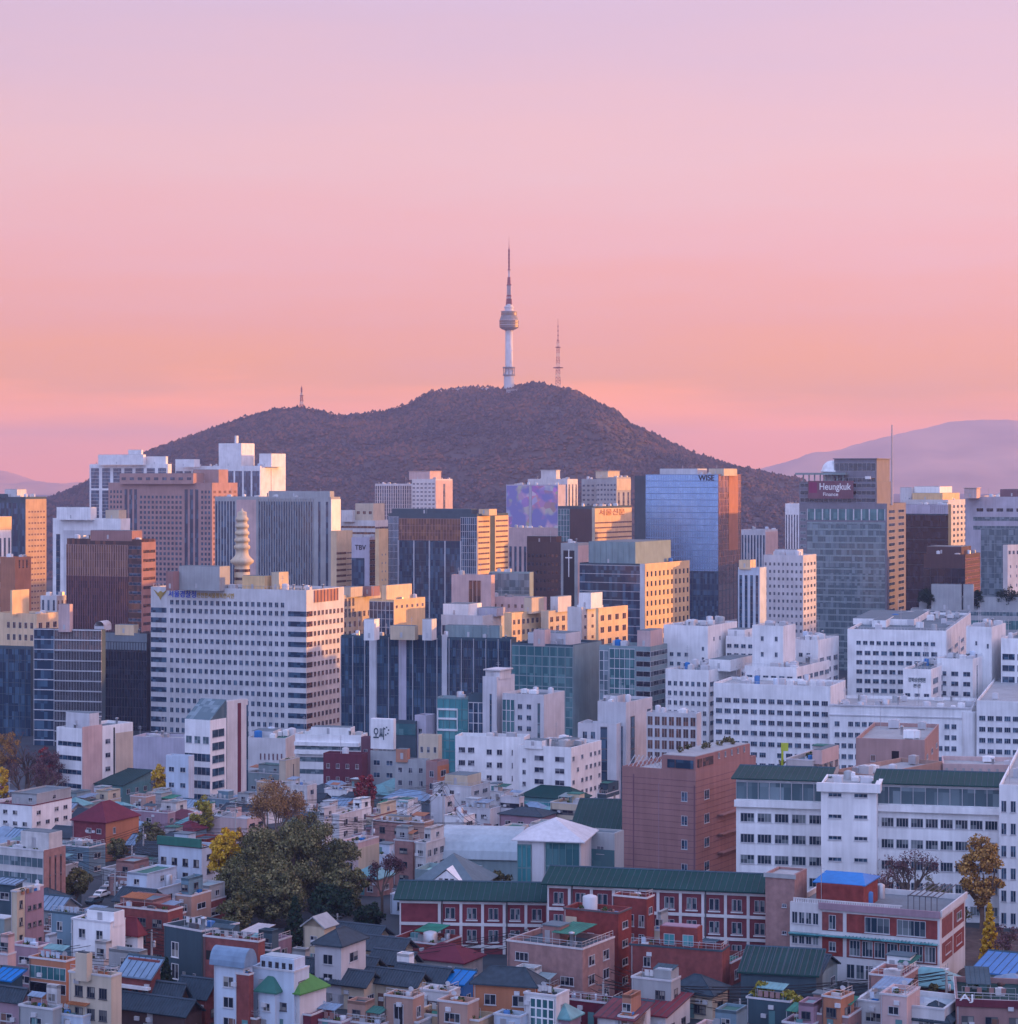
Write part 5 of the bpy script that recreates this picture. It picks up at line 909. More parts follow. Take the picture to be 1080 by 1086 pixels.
def kindergarten():
    B = bld('kindergarten', 'school', 'white and red brick kindergarten with balustraded roof and blue roofed hut', 838, 997, 1024, 969, 370, 24, 'offwhite', 'midgrey', par=.9, clutter=1, gl='schoolglass')
    fh = 4.1
    for r, (ua, ub) in enumerate(((0, .2), (0, .2))): op(B, 'F', Wn(4, 2, .8, .95, zt=974+r*22+5, u=(.01, .2), rows=1, mull=1))
    op(B, 'F', Pn('tealglass', zt=1001, zb=1005, u=(0, .2), p=.5, name='awning'))
    for zt, zb in ((977, 997), (1003, 1024)):
        op(B, 'F', Pn('brickred', zt=zt, zb=zb, u=(.22, .36), p=.06)); op(B, 'F', Pn('brickred', zt=zt, zb=zb, u=(.385, .985), p=.06)); op(B, 'R', Pn('brickred', zt=zt, zb=zb, u=(.08, .48), p=.06)); op(B, 'R', Pn('brickred', zt=zt, zb=zb, u=(.53, .94), p=.06))
    op(B, 'F', Wn(1, 2.6, .5, .9, zt=979, u=(.24, .34), rows=1)); op(B, 'F', Wn(1, 2.8, .9, .92, zt=978, u=(.5, .68), rows=1, mull=3)); op(B, 'F', Wn(1, 2.8, .9, .92, zt=978, u=(.71, .92), rows=1, mull=4))
    op(B, 'F', Wn(7, 2.9, .88, .92, zt=1004, u=(.4, .98), rows=1, mull=2)); op(B, 'F', Wn(1, 2.4, .5, .7, zt=1006, u=(.24, .34), rows=1)); op(B, 'F', Wn(5, 3, .8, .8, zt=1029, u=(.38, .7), rows=1, mull=1)); op(B, 'R', Wn(2, 2.4, .5, .7, zt=1005, u=(.1, .95), rows=1)); op(B, 'R', Wn(1, 2.4, .5, .6, zt=979, u=(.55, .92), rows=1))
    Z = lambda py: wz(py, B.Y)-B.z0
    g = MB(); g.box(0, B.w*.99, -1.0, -.1, Z(1002.5), Z(1001.2)); n = 24
    for i in range(n): x = B.w*.38+B.w*.6*i/n; g.box(x, x+.08, -1.3, -.1, Z(1001.2), Z(1000.2))
    g.build('awning_frame', 'aqua', B.root)
    g = MB(); g.box(B.w*.2, B.w+.1, -.5, -.004, Z(974), Z(967), 0); g.box(B.w+.12, B.w+.4, 0, B.d, Z(973), Z(966), 1); g.build('parapet', ['mauve', 'offwhite'], B.root)
    g = MB(); n = 46
    for i in range(n): x = B.w*.02+B.w*.72*i/n; g.box(x, x+.28, .3, .5, B.h-.9, B.h+.55)
    g.box(B.w*.02, B.w*.75, .28, .52, B.h+.56, B.h+.72); g.build('balustrade', 'offwhite', B.root)
    g = MB(); x0, x1 = B.w*.78, B.w*.97
    for i in range(6): x = x0+(x1-x0)*i/5; g.box(x, x+.12, 1, B.d*.8, B.h+2.2, B.h+2.35); g.box(x, x+.12, 1, 1.12, B.h-.9, B.h+2.2)
    g.box(x0, x1, .9, 1.1, B.h+2.36, B.h+2.5); g.build('pergola', 'darkframe', B.root)
    p = rbox(B, 866, 916, 932, 941, back=.45, wall='brickred', roof='brickred', win=0); m = MB(); O, ex, ey, w, d = solve(862, 918, 936, B.Y+.43*B.d, B.th); lo = O-B.O; lx, ly = lo.dot(B.ex), lo.dot(B.ey); z = wz(941, B.Y+.45*B.d*math.cos(R(B.th)))-B.z0-.1
    m.face([(lx, ly, z+.3), (lx+w, ly, z+.3), (lx+w*.8, ly+5, z+1.5), (lx+w*.1, ly+5, z+1.5)]); m.face([(lx+w, ly, z+.3), (lx+w, ly+10, z+.3), (lx+w*.8, ly+5, z+1.5)]); m.face([(lx, ly, z+.3), (lx+w*.1, ly+5, z+1.5), (lx, ly+10, z+.3)]); m.box(lx, lx+w, ly, ly+10, z+.13, z+.29); m.build('hut_roof', 'blueroof', B.root)
kindergarten()
def canopy_shed():
    B = bld('canopy_shed', 'shed', 'dark teal ribbed canopy in front of the tan stair tower', 786, 866, 880, 1035, 352, 14, 'slate', par=0, clutter=0, depth=9)
    pitched(B, 'shed', 'deepgreen', .5, 2.2); q = MB()
    for i in range(14): x = B.w*i/13; q.bar((x, -.5, B.h+.15), (x, B.d+.5, B.h+2.25), .14)
    q.build('roof_rib', 'slate', B.root)
canopy_shed()
def red_block():
    B = bld('apartment_building', 'building', 'big windowless red-brown block whose upper flank glows orange', 660, 738, 802, 818, 470, 30, 'rose', 'stone', front=[Wn(1, 5.0, .6, .42, u=(.78, .92), zt=833, rows=4, mull=1, g='navy'), Pn('purple', u=(.15, .165), t=1.5, p=.05, name='seam'), Pn('mauve', u=(.5, .505), t=3, p=.04, name='seam'), Pn('purple', u=(.975, .99), t=3, p=.05, name='seam')], side=[Wn(1, 5, .3, .38, u=(.05, .3), zt=833, rows=4, g='navy')], clutter=0, gl='navy')
    p = rbox(B, 702, 738, 802, 803, back=.004, wall='rose', roof='stone', name='upper_storey', win=0); Z = lambda py: wz(py, B.Y)-B.z0
    for a, b in ((.62, .72), (.73, .97)): op(B, 'F', Pn('navy', u=(a, b), zt=807, zb=816, p=.0 if False else .06, name='loggia'))
    for a, b in ((.03, .1), (.12, .28)): op(B, 'R', Pn('bronze', u=(a, b), zt=806, zb=815, p=.06, name='loggia'))
    op(B, 'R', Wn(5, 1.8, .2, .7, u=(.32, .85), zt=803, rows=1)); g = MB()
    for i in range(9): x = 1+i*(B.w*.5)/9; g.bar((x, 1, B.h), (x+1.4, 1.4, B.h+2.4), .14); g.bar((x+1.4, 1.4, B.h+2.4), (x+1.8, 3, B.h), .1)
    g.build('roof_frame', 'lightgrey', B.root); g = MB()
    for i in range(24): z = B.h-2.2-i*1.25; g.box(0, B.w, -.035, -.004, z, z+.09); g.box(B.w+.004, B.w+.035, 0, B.d, z, z+.09)
    g.build('brick_course', 'purple', B.root)
    for i in range(14): x = B.w*.6+random.uniform(0, B.w*.3); y = random.uniform(2, B.d-2); leaf_cloud(B.root, 'roof_shrub', [(x, y, Z(802)+.5, .8)], 40, .3, 'olive_leaf') if i < 8 else None
    g = MB()
    for py in (872, 893, 913): g.box(B.w+.1, B.w+1.3, B.d*.35, B.d*.95, Z(py), Z(py)+.25)
    g.build('balcony_slab', 'rose', B.root)
red_block()
def white_school():
    sch = 'wings of the white school'
    def wing(x0, xc, x1, yt, Y, cols, label, dep=12):
        B = bld('school_wing', 'school', label, x0, xc, x1, yt, Y, 13, 'white', 'deepgreen', par=0, depth=dep, clutter=0, gl='schoolglass', group=sch); Z = lambda py: wz(py, B.Y)-B.z0
        op(B, 'F', Cw(max(4, int(B.w/2.2)), 9, zt=yt+3, zb=yt+22, u=(0, .995), g='greyteal', fr='steel', mt=.07, hb=.2)); q = MB(); q.box(-.3, B.w+.3, -.9, -.004, Z(yt+30), Z(yt+23)); q.build('ledge', 'white', B.root)
        op(B, 'F', Wn(cols, 4.2, .82, .42, zt=yt+30.5, u=(.03, .99), rows=5, mull=3)); pitched(B, 'shed', 'deepgreen', .9, 1.0); return B
    wing(781, 876, 878, 828, 452, 5, 'white school wing with green roof, between the red-brown block and the stair tower')
    wing(930, 1061, 1068, 834, 440, 8, 'white school wing with green roof, behind the orange leaved tree')
    B = bld('school_wing', 'school', 'plain white stair tower standing forward between two green roofed school wings', 871, 930, 937, 832, 441, 13, 'white', 'stone', par=.5, depth=13, clutter=2, group=sch, gl='navy', front=[Wn(2, 4.2, .5, .2, zt=833, u=(.02, .95), rows=5, mull=2)], side=[Wn(1, 4.2, .5, .4, zt=840, rows=5)])
    q = MB(); q.box(-.8, B.w+.8, -.8, -.004, B.h-1.6, B.h+.1); q.box(B.w+.01, B.w+.8, 0, B.d, B.h-1.6, B.h+.1); q.build('cornice', 'white', B.root)
    bld('school_wing', 'school', 'white school block with dark square windows at the eastern edge', 1060, 1110, 1130, 834, 432, 16, 'white', 'stone', par=.6, clutter=1, group=sch, gl='navy', front=[Wn(5, 4.3, .55, .5, t=2, mull=1)])
white_school()
B = hs(834, 862, 890, 806, 4, 'concrete', 'roofgrey', 'flat', 'small grey building with pink framed gallery, beside a yellow-green pole sign', Y=500, side=[Vs(5, .5, t=1.0, zb=822, g='bronze', fh=0)], name='low_building', cat='building', top=[Rb(862, 872, 890, 796, back=.0, wall='pink', win=0)])
bld('apartment_building', 'building', 'flat brown brick block with a lit end and small dark doorways', 908, 981, 996, 785, 575, 16, 'pinkstone', 'stone', clutter=1, front=[Wn(1, 3, .5, .5, u=(.18, .32), t=3.5, rows=1, g='brown'), Vs(1, .7, u=(.5, .65), t=3, fh=0, g='blackglass')], side=[Wn(3, 4, .3, .35, t=3, rows=1, g='blackglass')], gl='navy')
bld('low_building', 'building', 'long tan flat roof with an orange lit parapet below the brown brick block', 880, 925, 1000, 822, 510, 40, 'peach', 'stone', clutter=1)
bld('low_building', 'building', 'long low pinkish wall with pillars behind the green school roof', 1000, 1100, 1110, 812, 530, 10, 'pink', 'stone', front=[Vs(10, .3, u=(0, .9), t=1, fh=0, g='stone')], clutter=1)
def gym():
    B = bld('sports_hall', 'hall', 'sports hall under a smooth pale barrel roof', 468, 549, 560, 912, 500, 8, 'tealgrey', par=0, clutter=0, depth=17); pitched(B, 'barrel', 'paleroof', .6, 6.0)
    A = bld('glass_atrium', 'hall', 'green glass atrium under a white pyramid roof', 549, 616, 632, 892, 440, 12, 'lightgrey', par=0, clutter=0, depth=14, front=[Cw(3, 4.5, u=(0, .22), t=1, g='aqua', fr='teal'), Pn('lightgrey', u=(.24, .43), t=.2, p=.3), Cw(5, 4.5, u=(.45, .98), t=.4, g='tealglass', fr='teal', mt=.06)]); pitched(A, 'hip', 'lightgrey', 1.0, 3.4)
    bld('hall_annex', 'hall', 'pale blank annex with green glass base joined to the glass atrium', 622, 652, 662, 884, 450, 25, 'stone', par=.4, clutter=0, front=[Wn(1, 3, .25, .5, t=2, rows=1), Pn('tealglass', u=(0, 1), zt=902, zb=945, p=.1, name='glass_wall')])
    C_ = bld('sports_hall', 'hall', 'hall with a broad deep green sloping roof behind the white pyramid roof', 606, 660, 668, 884, 490, 10, 'stone', par=0, clutter=0, depth=16); pitched(C_, 'shed', 'deepgreen', .5, 5)
    D = bld('house', 'house', 'grey tiled house with a white triangular dormer behind the brick school', 438, 505, 530, 941, 425, 14, 'stone', par=0, clutter=0, depth=13); pitched(D, 'hip', 'roofgrey', .8, 5.2); m = MB(); x, z = D.w*.55, D.h+.1
    m.face([(x-3.6, -.7, z+.2), (x+3.6, -.7, z+.2), (x, -.7, z+2.9)]); m.face([(x-3.9, -.9, z), (x, -.9, z+3.2), (x, 5, z+3.2)]); m.face([(x+3.9, -.9, z), (x, 5, z+3.2), (x, -.9, z+3.2)]); dm = m.build('dormer', 'white', D.root)
    for s in (-1, 0, 1): link('window', winmesh(.8, 1.0, 'homeglass', 'frame', 0, False), dm, (x+s*1.1, -.72, z+.95))
    E = bld('low_building', 'building', 'flat pale green court roof left of the barrel roofed hall', 440, 498, 512, 925, 470, 18, 'tealgrey', 'mint', clutter=0)
gym()
# ------------------------------------------------------------------ houses, row by row
hs(-12, 34, 76, 843, 4, 'white', 'maroon', 'flat', 'white four-storey apartment house with maroon roof edge at the western border', trim='maroon', name='apartment_house')
hs(-8, 46, 69, 902, 4, 'oldwhite', 'greenfloor', 'flat', 'glazed balcony apartment house with an orange brick flank and planted terrace', side=[Pn('pinkbrick', p=.15, t=0), Vs(3, .25, u=(.15, .9), t=1.5, g='bronze')], front=[Bd(3.2, .62, t=1, g='greyteal', mw=1.5)], top=[Rb(22, 52, 66, 884, back=.25, wall='oldwhite')], name='apartment_house')
B = hs(77, 112, 147, 872, 3, 'brickwall', 'maroon', 'hip', 'big maroon house with steep plum roof and one orange lit gable wall', rise=4.2, side=[Pn('orangebrick', p=.1, t=.1), Wn(1, 3, .25, .5, u=(.1, .4), t=1)], name='villa')  # orange panel paints the light falling on the side wall
hs(74, 86, 97, 893, 2, 'white', 'roofgrey', 'flat', 'narrow white house squeezed below the maroon house')
hs(168, 214, 232, 899, 3, 'paleblue', 'tileroof', 'flat', 'pale blue house with a green awning strip under its dark roof', front=[Pn('roofgreen', zt=890, zb=899, p=.5, name='awning'), Wn(4, 3, .5, .5, t=2)], trim='darkframe')
hs(126, 160, 200, 930, 2, 'paleblue', 'paleroof', 'flat', 'pale blue house with a cream back wing left of the yellow ginkgo')
hs(138, 178, 186, 862, 2, 'mauve', 'mauve', 'flat', 'low plum coloured shop row behind the dark bushes')
hs(138, 155, 165, 845, 2, 'peach', 'peach', 'flat', 'tiny peach house with a white gable behind the plum shop row', clutter=0)
hs(157, 172, 187, 839, 2, 'cream', 'maroon', 'flat', 'cream house with a grey shutter below the white six-storey block')
hs(100, 130, 160, 833, 2, 'teal', 'deepgreen', 'shed', 'low building with a teal tin roof in front of the white six-storey block')
hs(-10, 16, 24, 938, 3, 'slate', 'tinblue', 'shed', 'dark slate house with a sloping blue roof at the western border')
hs(12, 18, 46, 945, 4, 'cream', 'maroon', 'flat', 'cream lit house above the maroon gated yard', side=[Wn(1, 3, .5, .45, u=(.05, .25), t=1), Pn('mauve', u=(.3, 1), t=.3, p=.1), Wn(3, 3, .5, .3, u=(.35, .95), t=2)])
hs(186, 203, 224, 934, 3, 'peach', 'paleroof', 'flat', 'peach house with a sunlit side right of the pale blue house')
hs(200, 262, 282, 868, 2, 'pink', 'paleroof', 'flat', 'long low pale pink hall behind the yellow ginkgo', front=[])
hs(294, 326, 336, 833, 3, 'oldwhite', 'roofgrey', 'flat', 'white house with a regular two-row window grid behind the bare tree', dens=1.3)
hs(272, 292, 300, 830, 3, 'tan', 'roofgrey', 'flat', 'tan house with crowded roof jars behind the bare tree')
hs(244, 262, 272, 842, 2, 'mint', 'roofgreen', 'flat', 'small mint green house')
hs(262, 296, 306, 812, 3, 'tealgrey', 'roofgreen', 'flat', 'grey-green house with green roof below the assembly hall')
hs(296, 303, 318, 806, 4, 'cream', 'roofgrey', 'flat', 'slim cream stair tower with one slit window', front=[], side=[Vs(1, .18, u=(.4, .7), t=2, fh=0)], dens=.6)
hs(228, 240, 262, 818, 2, 'lilac', 'paleroof', 'flat', 'lilac low house below the assembly hall')
hs(344, 368, 374, 838, 2, 'white', 'paleroof', 'flat', 'plain white cube house with a teal roofed neighbour', front=[])
hs(366, 382, 394, 848, 3, 'white', 'roofgrey', 'flat', 'white house with a tall black stair window')
hs(336, 344, 360, 858, 3, 'offwhite', 'roofgreen', 'flat', 'off-white house with a lit blank flank above the dark evergreen', side=[])
hs(352, 360, 384, 864, 3, 'offwhite', 'paleroof', 'flat', 'cream-white house with two square windows on its lit flank')
hs(388, 396, 421, 855, 3, 'cream', 'redroof', 'flat', 'cream house with a low red roof edge and three windows', trim='redroof')
hs(396, 431, 442, 872, 3, 'pinkbrick', 'peach', 'flat', 'tan brick house with a pale roof band above the purple bare tree', top=[Rb(408, 434, 440, 867, back=.4, wall='tan')])
hs(362, 380, 402, 893, 3, 'pink', 'roofgrey', 'flat', 'pink house with a scribbled lit side wall beside the dark evergreen', side=[Pn('cream', p=.1)])  # cream panel paints the lit side of the pink walls
for (a, b, c, y, m, lab) in ((338, 366, 376, 838, 'tinblue', 'blue tin roofed shed behind the plain white cube house'), (370, 392, 404, 832, 'tinteal', 'teal hipped tin roof with a pale ridge'), (398, 426, 440, 836, 'tinteal', 'dark teal hipped roof, largest of the tin roofs'), (408, 450, 462, 849, 'tinblue', 'long low blue-grey tin roof in front of the tan brick house'), (425, 456, 468, 838, 'tileroof', 'black tiled low roof beside the orange ended brick block'), (384, 412, 424, 843, 'tinteal', 'small teal hipped roof behind the cream house with red roof edge')):
    hs(a, b, c, y, 1, 'tealgrey', m, 'hip', lab, rise=2.6, dens=.7)
hs(459, 500, 520, 834, 3, 'offwhite', 'roofgrey', 'flat', 'stepped off-white house with a boxy upper floor left of the arched barn', top=[Rb(472, 496, 512, 823, back=.2, wall='cream')])
hs(456, 472, 482, 845, 3, 'lightgrey', 'paleroof', 'flat', 'pale grey slab house with few windows', front=[])
B = hs(515, 540, 552, 832, 2, 'cream', 'mauve', 'gable', 'barn with dark plum roof and a cream arched end', rise=4)
hs(530, 551, 556, 846, 3, 'lightgrey', 'roofgrey', 'flat', 'grey-white two-band house left of the green roofed teal shop', front=[Bd(3, .45, t=1)])
hs(552, 612, 626, 848, 2, 'teal', 'deepgreen', 'hip', 'teal shop house under a broad green hipped roof', rise=3.0, front=[Bd(3, .55, t=.8, g='aqua')])
hs(584, 621, 634, 853, 3, 'cream', 'paleroof', 'flat', 'long cream house with strip windows and a white end', front=[Bd(3, .45, t=1.2, mw=1.8)], side=[Pn('white', p=.1)])
hs(620, 643, 657, 832, 3, 'slate', 'tealgrey', 'flat', 'dark fronted house with a teal roof and white flank', side=[Pn('white', p=.1), Vs(1, .35, u=(.4, .8), t=1)])
hs(626, 648, 662, 862, 2, 'paleblue', 'paleroof', 'flat', 'pale blue low house against the red-brown block')
hs(582, 600, 610, 870, 1, 'white', 'offwhite', 'hip', 'low white house with a tent-like pale roof', rise=2.4)
hs(471, 492, 504, 866, 2, 'white', 'paleroof', 'flat', 'low white house with three tiny windows left of the orange brick hut')
hs(506, 525, 531, 878, 1, 'orangebrick', 'paleroof', 'flat', 'tiny orange brick hut behind the barrel roofed hall')
hs(530, 575, 590, 866, 2, 'mauve', 'tileroof', 'hip', 'brown walled house with a low dark roof behind the sports hall', rise=1.6)
hs(486, 520, 532, 858, 2, 'lightgrey', 'tealgrey', 'flat', 'grey terraced house with laundry on its roof', rail=True)
hs(418, 438, 446, 878, 4, 'pinkbrick', 'roofgrey', 'flat', 'tan brick house with a glazed ground floor at the end of the tan row')
hs(440, 452, 472, 880, 4, 'oldwhite', 'peach', 'flat', 'white and peach apartment house with balconies', side=[Pn('peach', zb=890, t=0, p=.1), Wn(3, 3, .6, .5, t=1)])
hs(428, 450, 460, 872, 3, 'peach', 'orangebrick', 'flat', 'peach house with an orange roof terrace behind the balcony house')
# second row, left
hs(54, 88, 96, 970, 3, 'tealpaint', 'tileroof', 'flat', 'teal painted house with a dark flat roof', trim='slate')
hs(76, 117, 133, 978, 3, 'white', 'paleroof', 'flat', 'bright white house with a pink lit end', top=[Rb(92, 121, 132, 968, back=.2, wall='white')])
hs(122, 178, 194, 966, 3, 'brickred', 'mint', 'flat', 'red brick house with a broad pale green roof slab', trim='offwhite')
hs(110, 146, 152, 992, 2, 'white', 'redroof', 'hip', 'white house under a bright red hipped roof', rise=2.8)
hs(84, 110, 120, 1000, 2, 'offwhite', 'paleroof', 'flat', 'low off-white house left of the red hipped roof')
hs(112, 168, 180, 1013, 2, 'slate', 'roofgrey', 'flat', 'low dark grey yard house in front of the red hipped roof')
hs(174, 214, 254, 987, 4, 'slate', 'roofgrey', 'flat', 'dark slate cube house with a white framed picture window', front=[Wn(1, 3.4, .5, .7, u=(.1, .5), t=2, fr='white'), Wn(2, 3, .3, .4, u=(.4, .95), t=6)], th=38)
hs(216, 274, 281, 998, 4, 'brickred', 'slate', 'flat', 'maroon cube house right of the dark slate cube', front=[Pn('black', u=(.05, .9), zt=1014, zb=1024, p=.06, name='carport')])
hs(262, 288, 297, 988, 4, 'slate', 'tealgrey', 'flat', 'dark teal-grey house behind the maroon cube')
hs(-6, 8, 17, 992, 4, 'pink', 'roofgrey', 'flat', 'tall pinkish house at the western border')
hs(12, 40, 54, 1004, 3, 'mauve', 'maroon', 'flat', 'mauve brick house with a small door')
hs(42, 52, 62, 992, 2, 'orangebrick', 'roofgrey', 'flat', 'small orange-pink house with a dark doorway')
B = hs(31, 70, 82, 1019, 3, 'orangebrick', 'grass', 'flat', 'shop house with an orange band and a grass green roof', front=[Bd(3, .7, zt=1024, zb=1040, g='tealglass', mw=1.2, rows=1), Bd(3, .5, zt=1040, g='darkglass', rows=1)], rail=False)
hs(73, 118, 129, 1035, 3, 'cream', 'roofgrey', 'flat', 'cream three-storey house with a roof cabin', top=[Rb(80, 92, 98, 1012, back=.25, wall='cream', roof='tileroof')], rail=True, front=[Wn(3, 3.2, .6, .5, t=1.2, u=(.1, .95), mull=2)])
hs(127, 160, 170, 1038, 2, 'brickred', 'tinblue', 'shed', 'red brick house with white balconies and a grey-blue roof', front=[Pn('white', zt=1047, zb=1050, p=.8, name='balcony'), Wn(3, 3, .6, .5, t=.6)], rise=2.6)
hs(40, 60, 66, 1046, 2, 'white', 'tealgrey', 'flat', 'small white shop house in front of the orange band shop')
hs(98, 196, 214, 1078, 1, 'darkbrown', 'tileroof', 'gable', 'wide house with a big dark slate gable roof', rise=2.0, Y=337)
hs(144, 190, 200, 1062, 1, 'brown', 'tileroof', 'gable', 'brown hut with a dark pitched roof beside the dark cypress', rise=2.4)
hs(186, 218, 236, 1060, 1, 'brickred', 'tileroof', 'gable', 'low maroon house with a dark gabled roof in front of the slate cube', rise=2.6)
hs(50, 88, 102, 1078, 1, 'paleblue', 'offwhite', 'flat', 'low pale blue workshop with a whitish roof', rail=False)
hs(20, 56, 66, 1070, 1, 'stone', 'roofgrey', 'flat', 'mottled stone walled low house')
hs(-8, 22, 32, 1064, 1, 'mauve', 'tileroof', 'gable', 'small brown roofed house in the western corner', rise=2)
hs(-8, 12, 24, 1040, 2, 'slate', 'blueroof', 'shed', 'grey shed with a bright blue sheet roof', rise=1.2)
B = hs(227, 258, 268, 1026, 3, 'paleblue', 'tinblue', 'barrel', 'pale house under a blue barrel roof', rise=2.6)
hs(250, 264, 269, 1033, 3, 'brickred', 'maroon', 'flat', 'narrow wine red block beside the blue barrel roof', front=[])
hs(266, 312, 328, 1030, 3, 'paleblue', 'paleroof', 'flat', 'pale blue house with a glazed roof pavilion', top=[Rb(276, 312, 327, 1018, back=.2, wall='paleblue', roof='paleroof', win='darkglass', n=5)])
hs(284, 318, 346, 1053, 2, 'offwhite', 'grass', 'hip', 'white house with a bright green hipped roof', rise=3.0, th=34)
hs(274, 292, 300, 1052, 2, 'paleblue', 'roofgreen', 'hip', 'pale blue house with a dark green roof tucked left of the bright green roof', rise=2)
hs(294, 322, 330, 1008, 2, 'lightgrey', 'roofgrey', 'flat', 'light grey house with a shaded carport')
hs(322, 344, 356, 984, 2, 'cream', 'stone', 'gable', 'beige gabled house below the dark evergreen', rise=1.9, ridge='y')
hs(334, 362, 388, 1003, 3, 'lightgrey', 'tileroof', 'hip', 'light grey house with a dark hipped roof left of the tiled courtyard roofs', rise=2)
for (a, b, c, y, lab) in ((354, 398, 412, 996, 'black tiled roof, highest of the tiled courtyard roofs'), (380, 424, 438, 1010, 'long black tiled roof with a white gable end'), (396, 432, 442, 1024, 'black tiled roof over cream walls beside the brick school'), (388, 440, 452, 1046, 'wide black tiled roof with a row of small windows below'), (344, 386, 400, 1046, 'black tiled roof with a green framed window'), (420, 468, 480, 1042, 'black tiled roof beside the blue tarpaulin'), (350, 392, 404, 1030, 'tiled roof whose ridge carries a grey wall'), (312, 342, 352, 1032, 'dark roof peeping out behind the bright green roof')):
    hs(a, b, c, y, 1, 'cream', 'tileroof', 'gable', lab, rise=1.9, name='tiled_house', ov=.9)
hs(366, 404, 416, 1066, 2, 'peach', 'stone', 'flat', 'peach low house with a broad pale roof slab')
hs(408, 438, 450, 1058, 2, 'peach', 'roofgrey', 'flat', 'salmon gatehouse with a dark arched opening', front=[Wn(1, 4, .35, .8, t=.8, rows=1, g='blackglass')])
hs(278, 330, 352, 1076, 1, 'maroon', 'roofgreen', 'flat', 'long maroon walled house with a green painted roof')
hs(234, 272, 284, 1080, 1, 'brown', 'pink', 'flat', 'brown low house with a pinkish roof')
hs(318, 362, 376, 1084, 1, 'mauve', 'greenfloor', 'flat', 'mauve house with a bright green roof floor at the lower border')
hs(400, 444, 458, 1084, 1, 'stone', 'greenfloor', 'flat', 'grey stone house with a green roof at the lower border')
hs(538, 618, 652, 1006, 3, 'pinkbrick', 'slate', 'flat', 'broad pink brick villa with cluttered roof in front of the brick school', name='villa', th=30, trim='offwhite')
hs(598, 656, 670, 968, 6, 'brickred', 'tinblue', 'flat', 'tall dark red brick house with a blue-grey roof', Y=365, name='villa', front=[Wn(1, 3.2, .5, .5, u=(.05, .22), t=2), Pn('cream', u=(.04, .24), zt=977, zb=990, p=.08), Wn(1, 3, .6, .5, u=(.4, .6), t=3)], trim='darkframe')
hs(650, 686, 694, 952, 5, 'brickred', 'offwhite', 'flat', 'red brick house with stacked bay windows', Y=375, front=[Wn(2, 3.2, .55, .6, u=(.4, 1), t=2.4)], trim='offwhite')
hs(690, 700, 710, 968, 4, 'cream', 'maroon', 'flat', 'narrow cream house with a maroon roof right of the stacked bay windows', Y=378)
hs(668, 766, 774, 1008, 4, 'brickred', 'roofgrey', 'flat', 'large plain red brick house with a dark parapet', Y=357, th=20, front=[Wn(1, 3, .35, .5, u=(.08, .3), t=1.2, rows=1)], side=[], trim='slate', top=[Rb(700, 740, 760, 985, back=.45, wall='brickred', roof='mauve', win='aqua', n=2)])
hs(502, 568, 576, 1046, 2, 'orangebrick', 'tileroof', 'hip', 'orange brick house with a low dark roof', rise=2.2, th=16)
hs(544, 584, 594, 1030, 2, 'orangebrick', 'orangebrick', 'flat', 'ochre topped hut in front of the pink brick villa', clutter=0)
B = hs(556, 590, 604, 1056, 3, 'offwhite', 'greenfloor', 'flat', 'white stair house with a tall gridded window', front=[Cw(4, 1.4, u=(.2, .95), t=.6, g='tealglass', fr='white', mt=.1, hb=.2)])
hs(474, 492, 502, 1044, 1, 'blue', 'blueroof', 'shed', 'lean-to covered with a bright blue tarpaulin', rise=1.5)
hs(418, 440, 448, 1014, 2, 'white', 'paleroof', 'flat', 'white house with one dark window at the foot of the brick school')
hs(446, 476, 488, 1052, 1, 'offwhite', 'white', 'flat', 'low house with a bright white roof right of the black tiled roofs')
hs(464, 496, 508, 1064, 2, 'peach', 'cream', 'flat', 'peach house with a cream roof beside the orange brick house')
hs(438, 508, 526, 1082, 1, 'tan', 'greenfloor', 'flat', 'tan walled yard house with a deep green floor')
hs(524, 552, 562, 1078, 1, 'paleblue', 'roofgreen', 'flat', 'pale blue house with a mossy roof')
hs(598, 650, 662, 1064, 1, 'maroon', 'roofgreen', 'flat', 'low maroon house with a wide green roof terrace', rail=True)
hs(580, 604, 616, 1080, 1, 'mauve', 'tinteal', 'hip', 'little house with a turquoise hipped roof', rise=1.8)
hs(634, 672, 690, 1082, 1, 'offwhite', 'redroof', 'shed', 'white house with a dark red sloping roof at the lower border', rise=1.4)
hs(660, 706, 732, 1078, 2, 'offwhite', 'redroof', 'shed', 'cream house with a plum sloping roof below the arch wall', rise=1.6, Y=336)
hs(656, 672, 686, 1058, 2, 'orangebrick', 'mint', 'flat', 'orange brick house with a mint roof slab')
hs(670, 712, 722, 1040, 2, 'stone', 'stone', 'flat', 'grey stone house with a dark arched window and a small roof cabin', top=[Rb(694, 712, 722, 1030, back=.2, wall='stone', roof='paleroof')])
hs(734, 780, 794, 1074, 2, 'pink', 'offwhite', 'flat', 'pink house with a blue bundle on its white roof', trim='pink')
hs(792, 838, 848, 1062, 1, 'slate', 'stone', 'flat', 'dark rubble walled yard house below the teal canopy', front=[])
hs(830, 862, 874, 1066, 2, 'mauve', 'roofgrey', 'flat', 'mauve house behind the brick box house')
hs(872, 892, 906, 1058, 2, 'orangebrick', 'slate', 'flat', 'brick box house with a dome-like tank', th=34)
hs(922, 958, 974, 1036, 2, 'pinkbrick', 'maroon', 'flat', 'pink brick house at the foot of the kindergarten')
hs(934, 962, 976, 1056, 2, 'pink', 'offwhite', 'flat', 'pink house with a white roof edge and pillars')
hs(908, 1002, 1022, 1070, 1, 'offwhite', 'paleroof', 'flat', 'broad low house with a bright whitish roof')
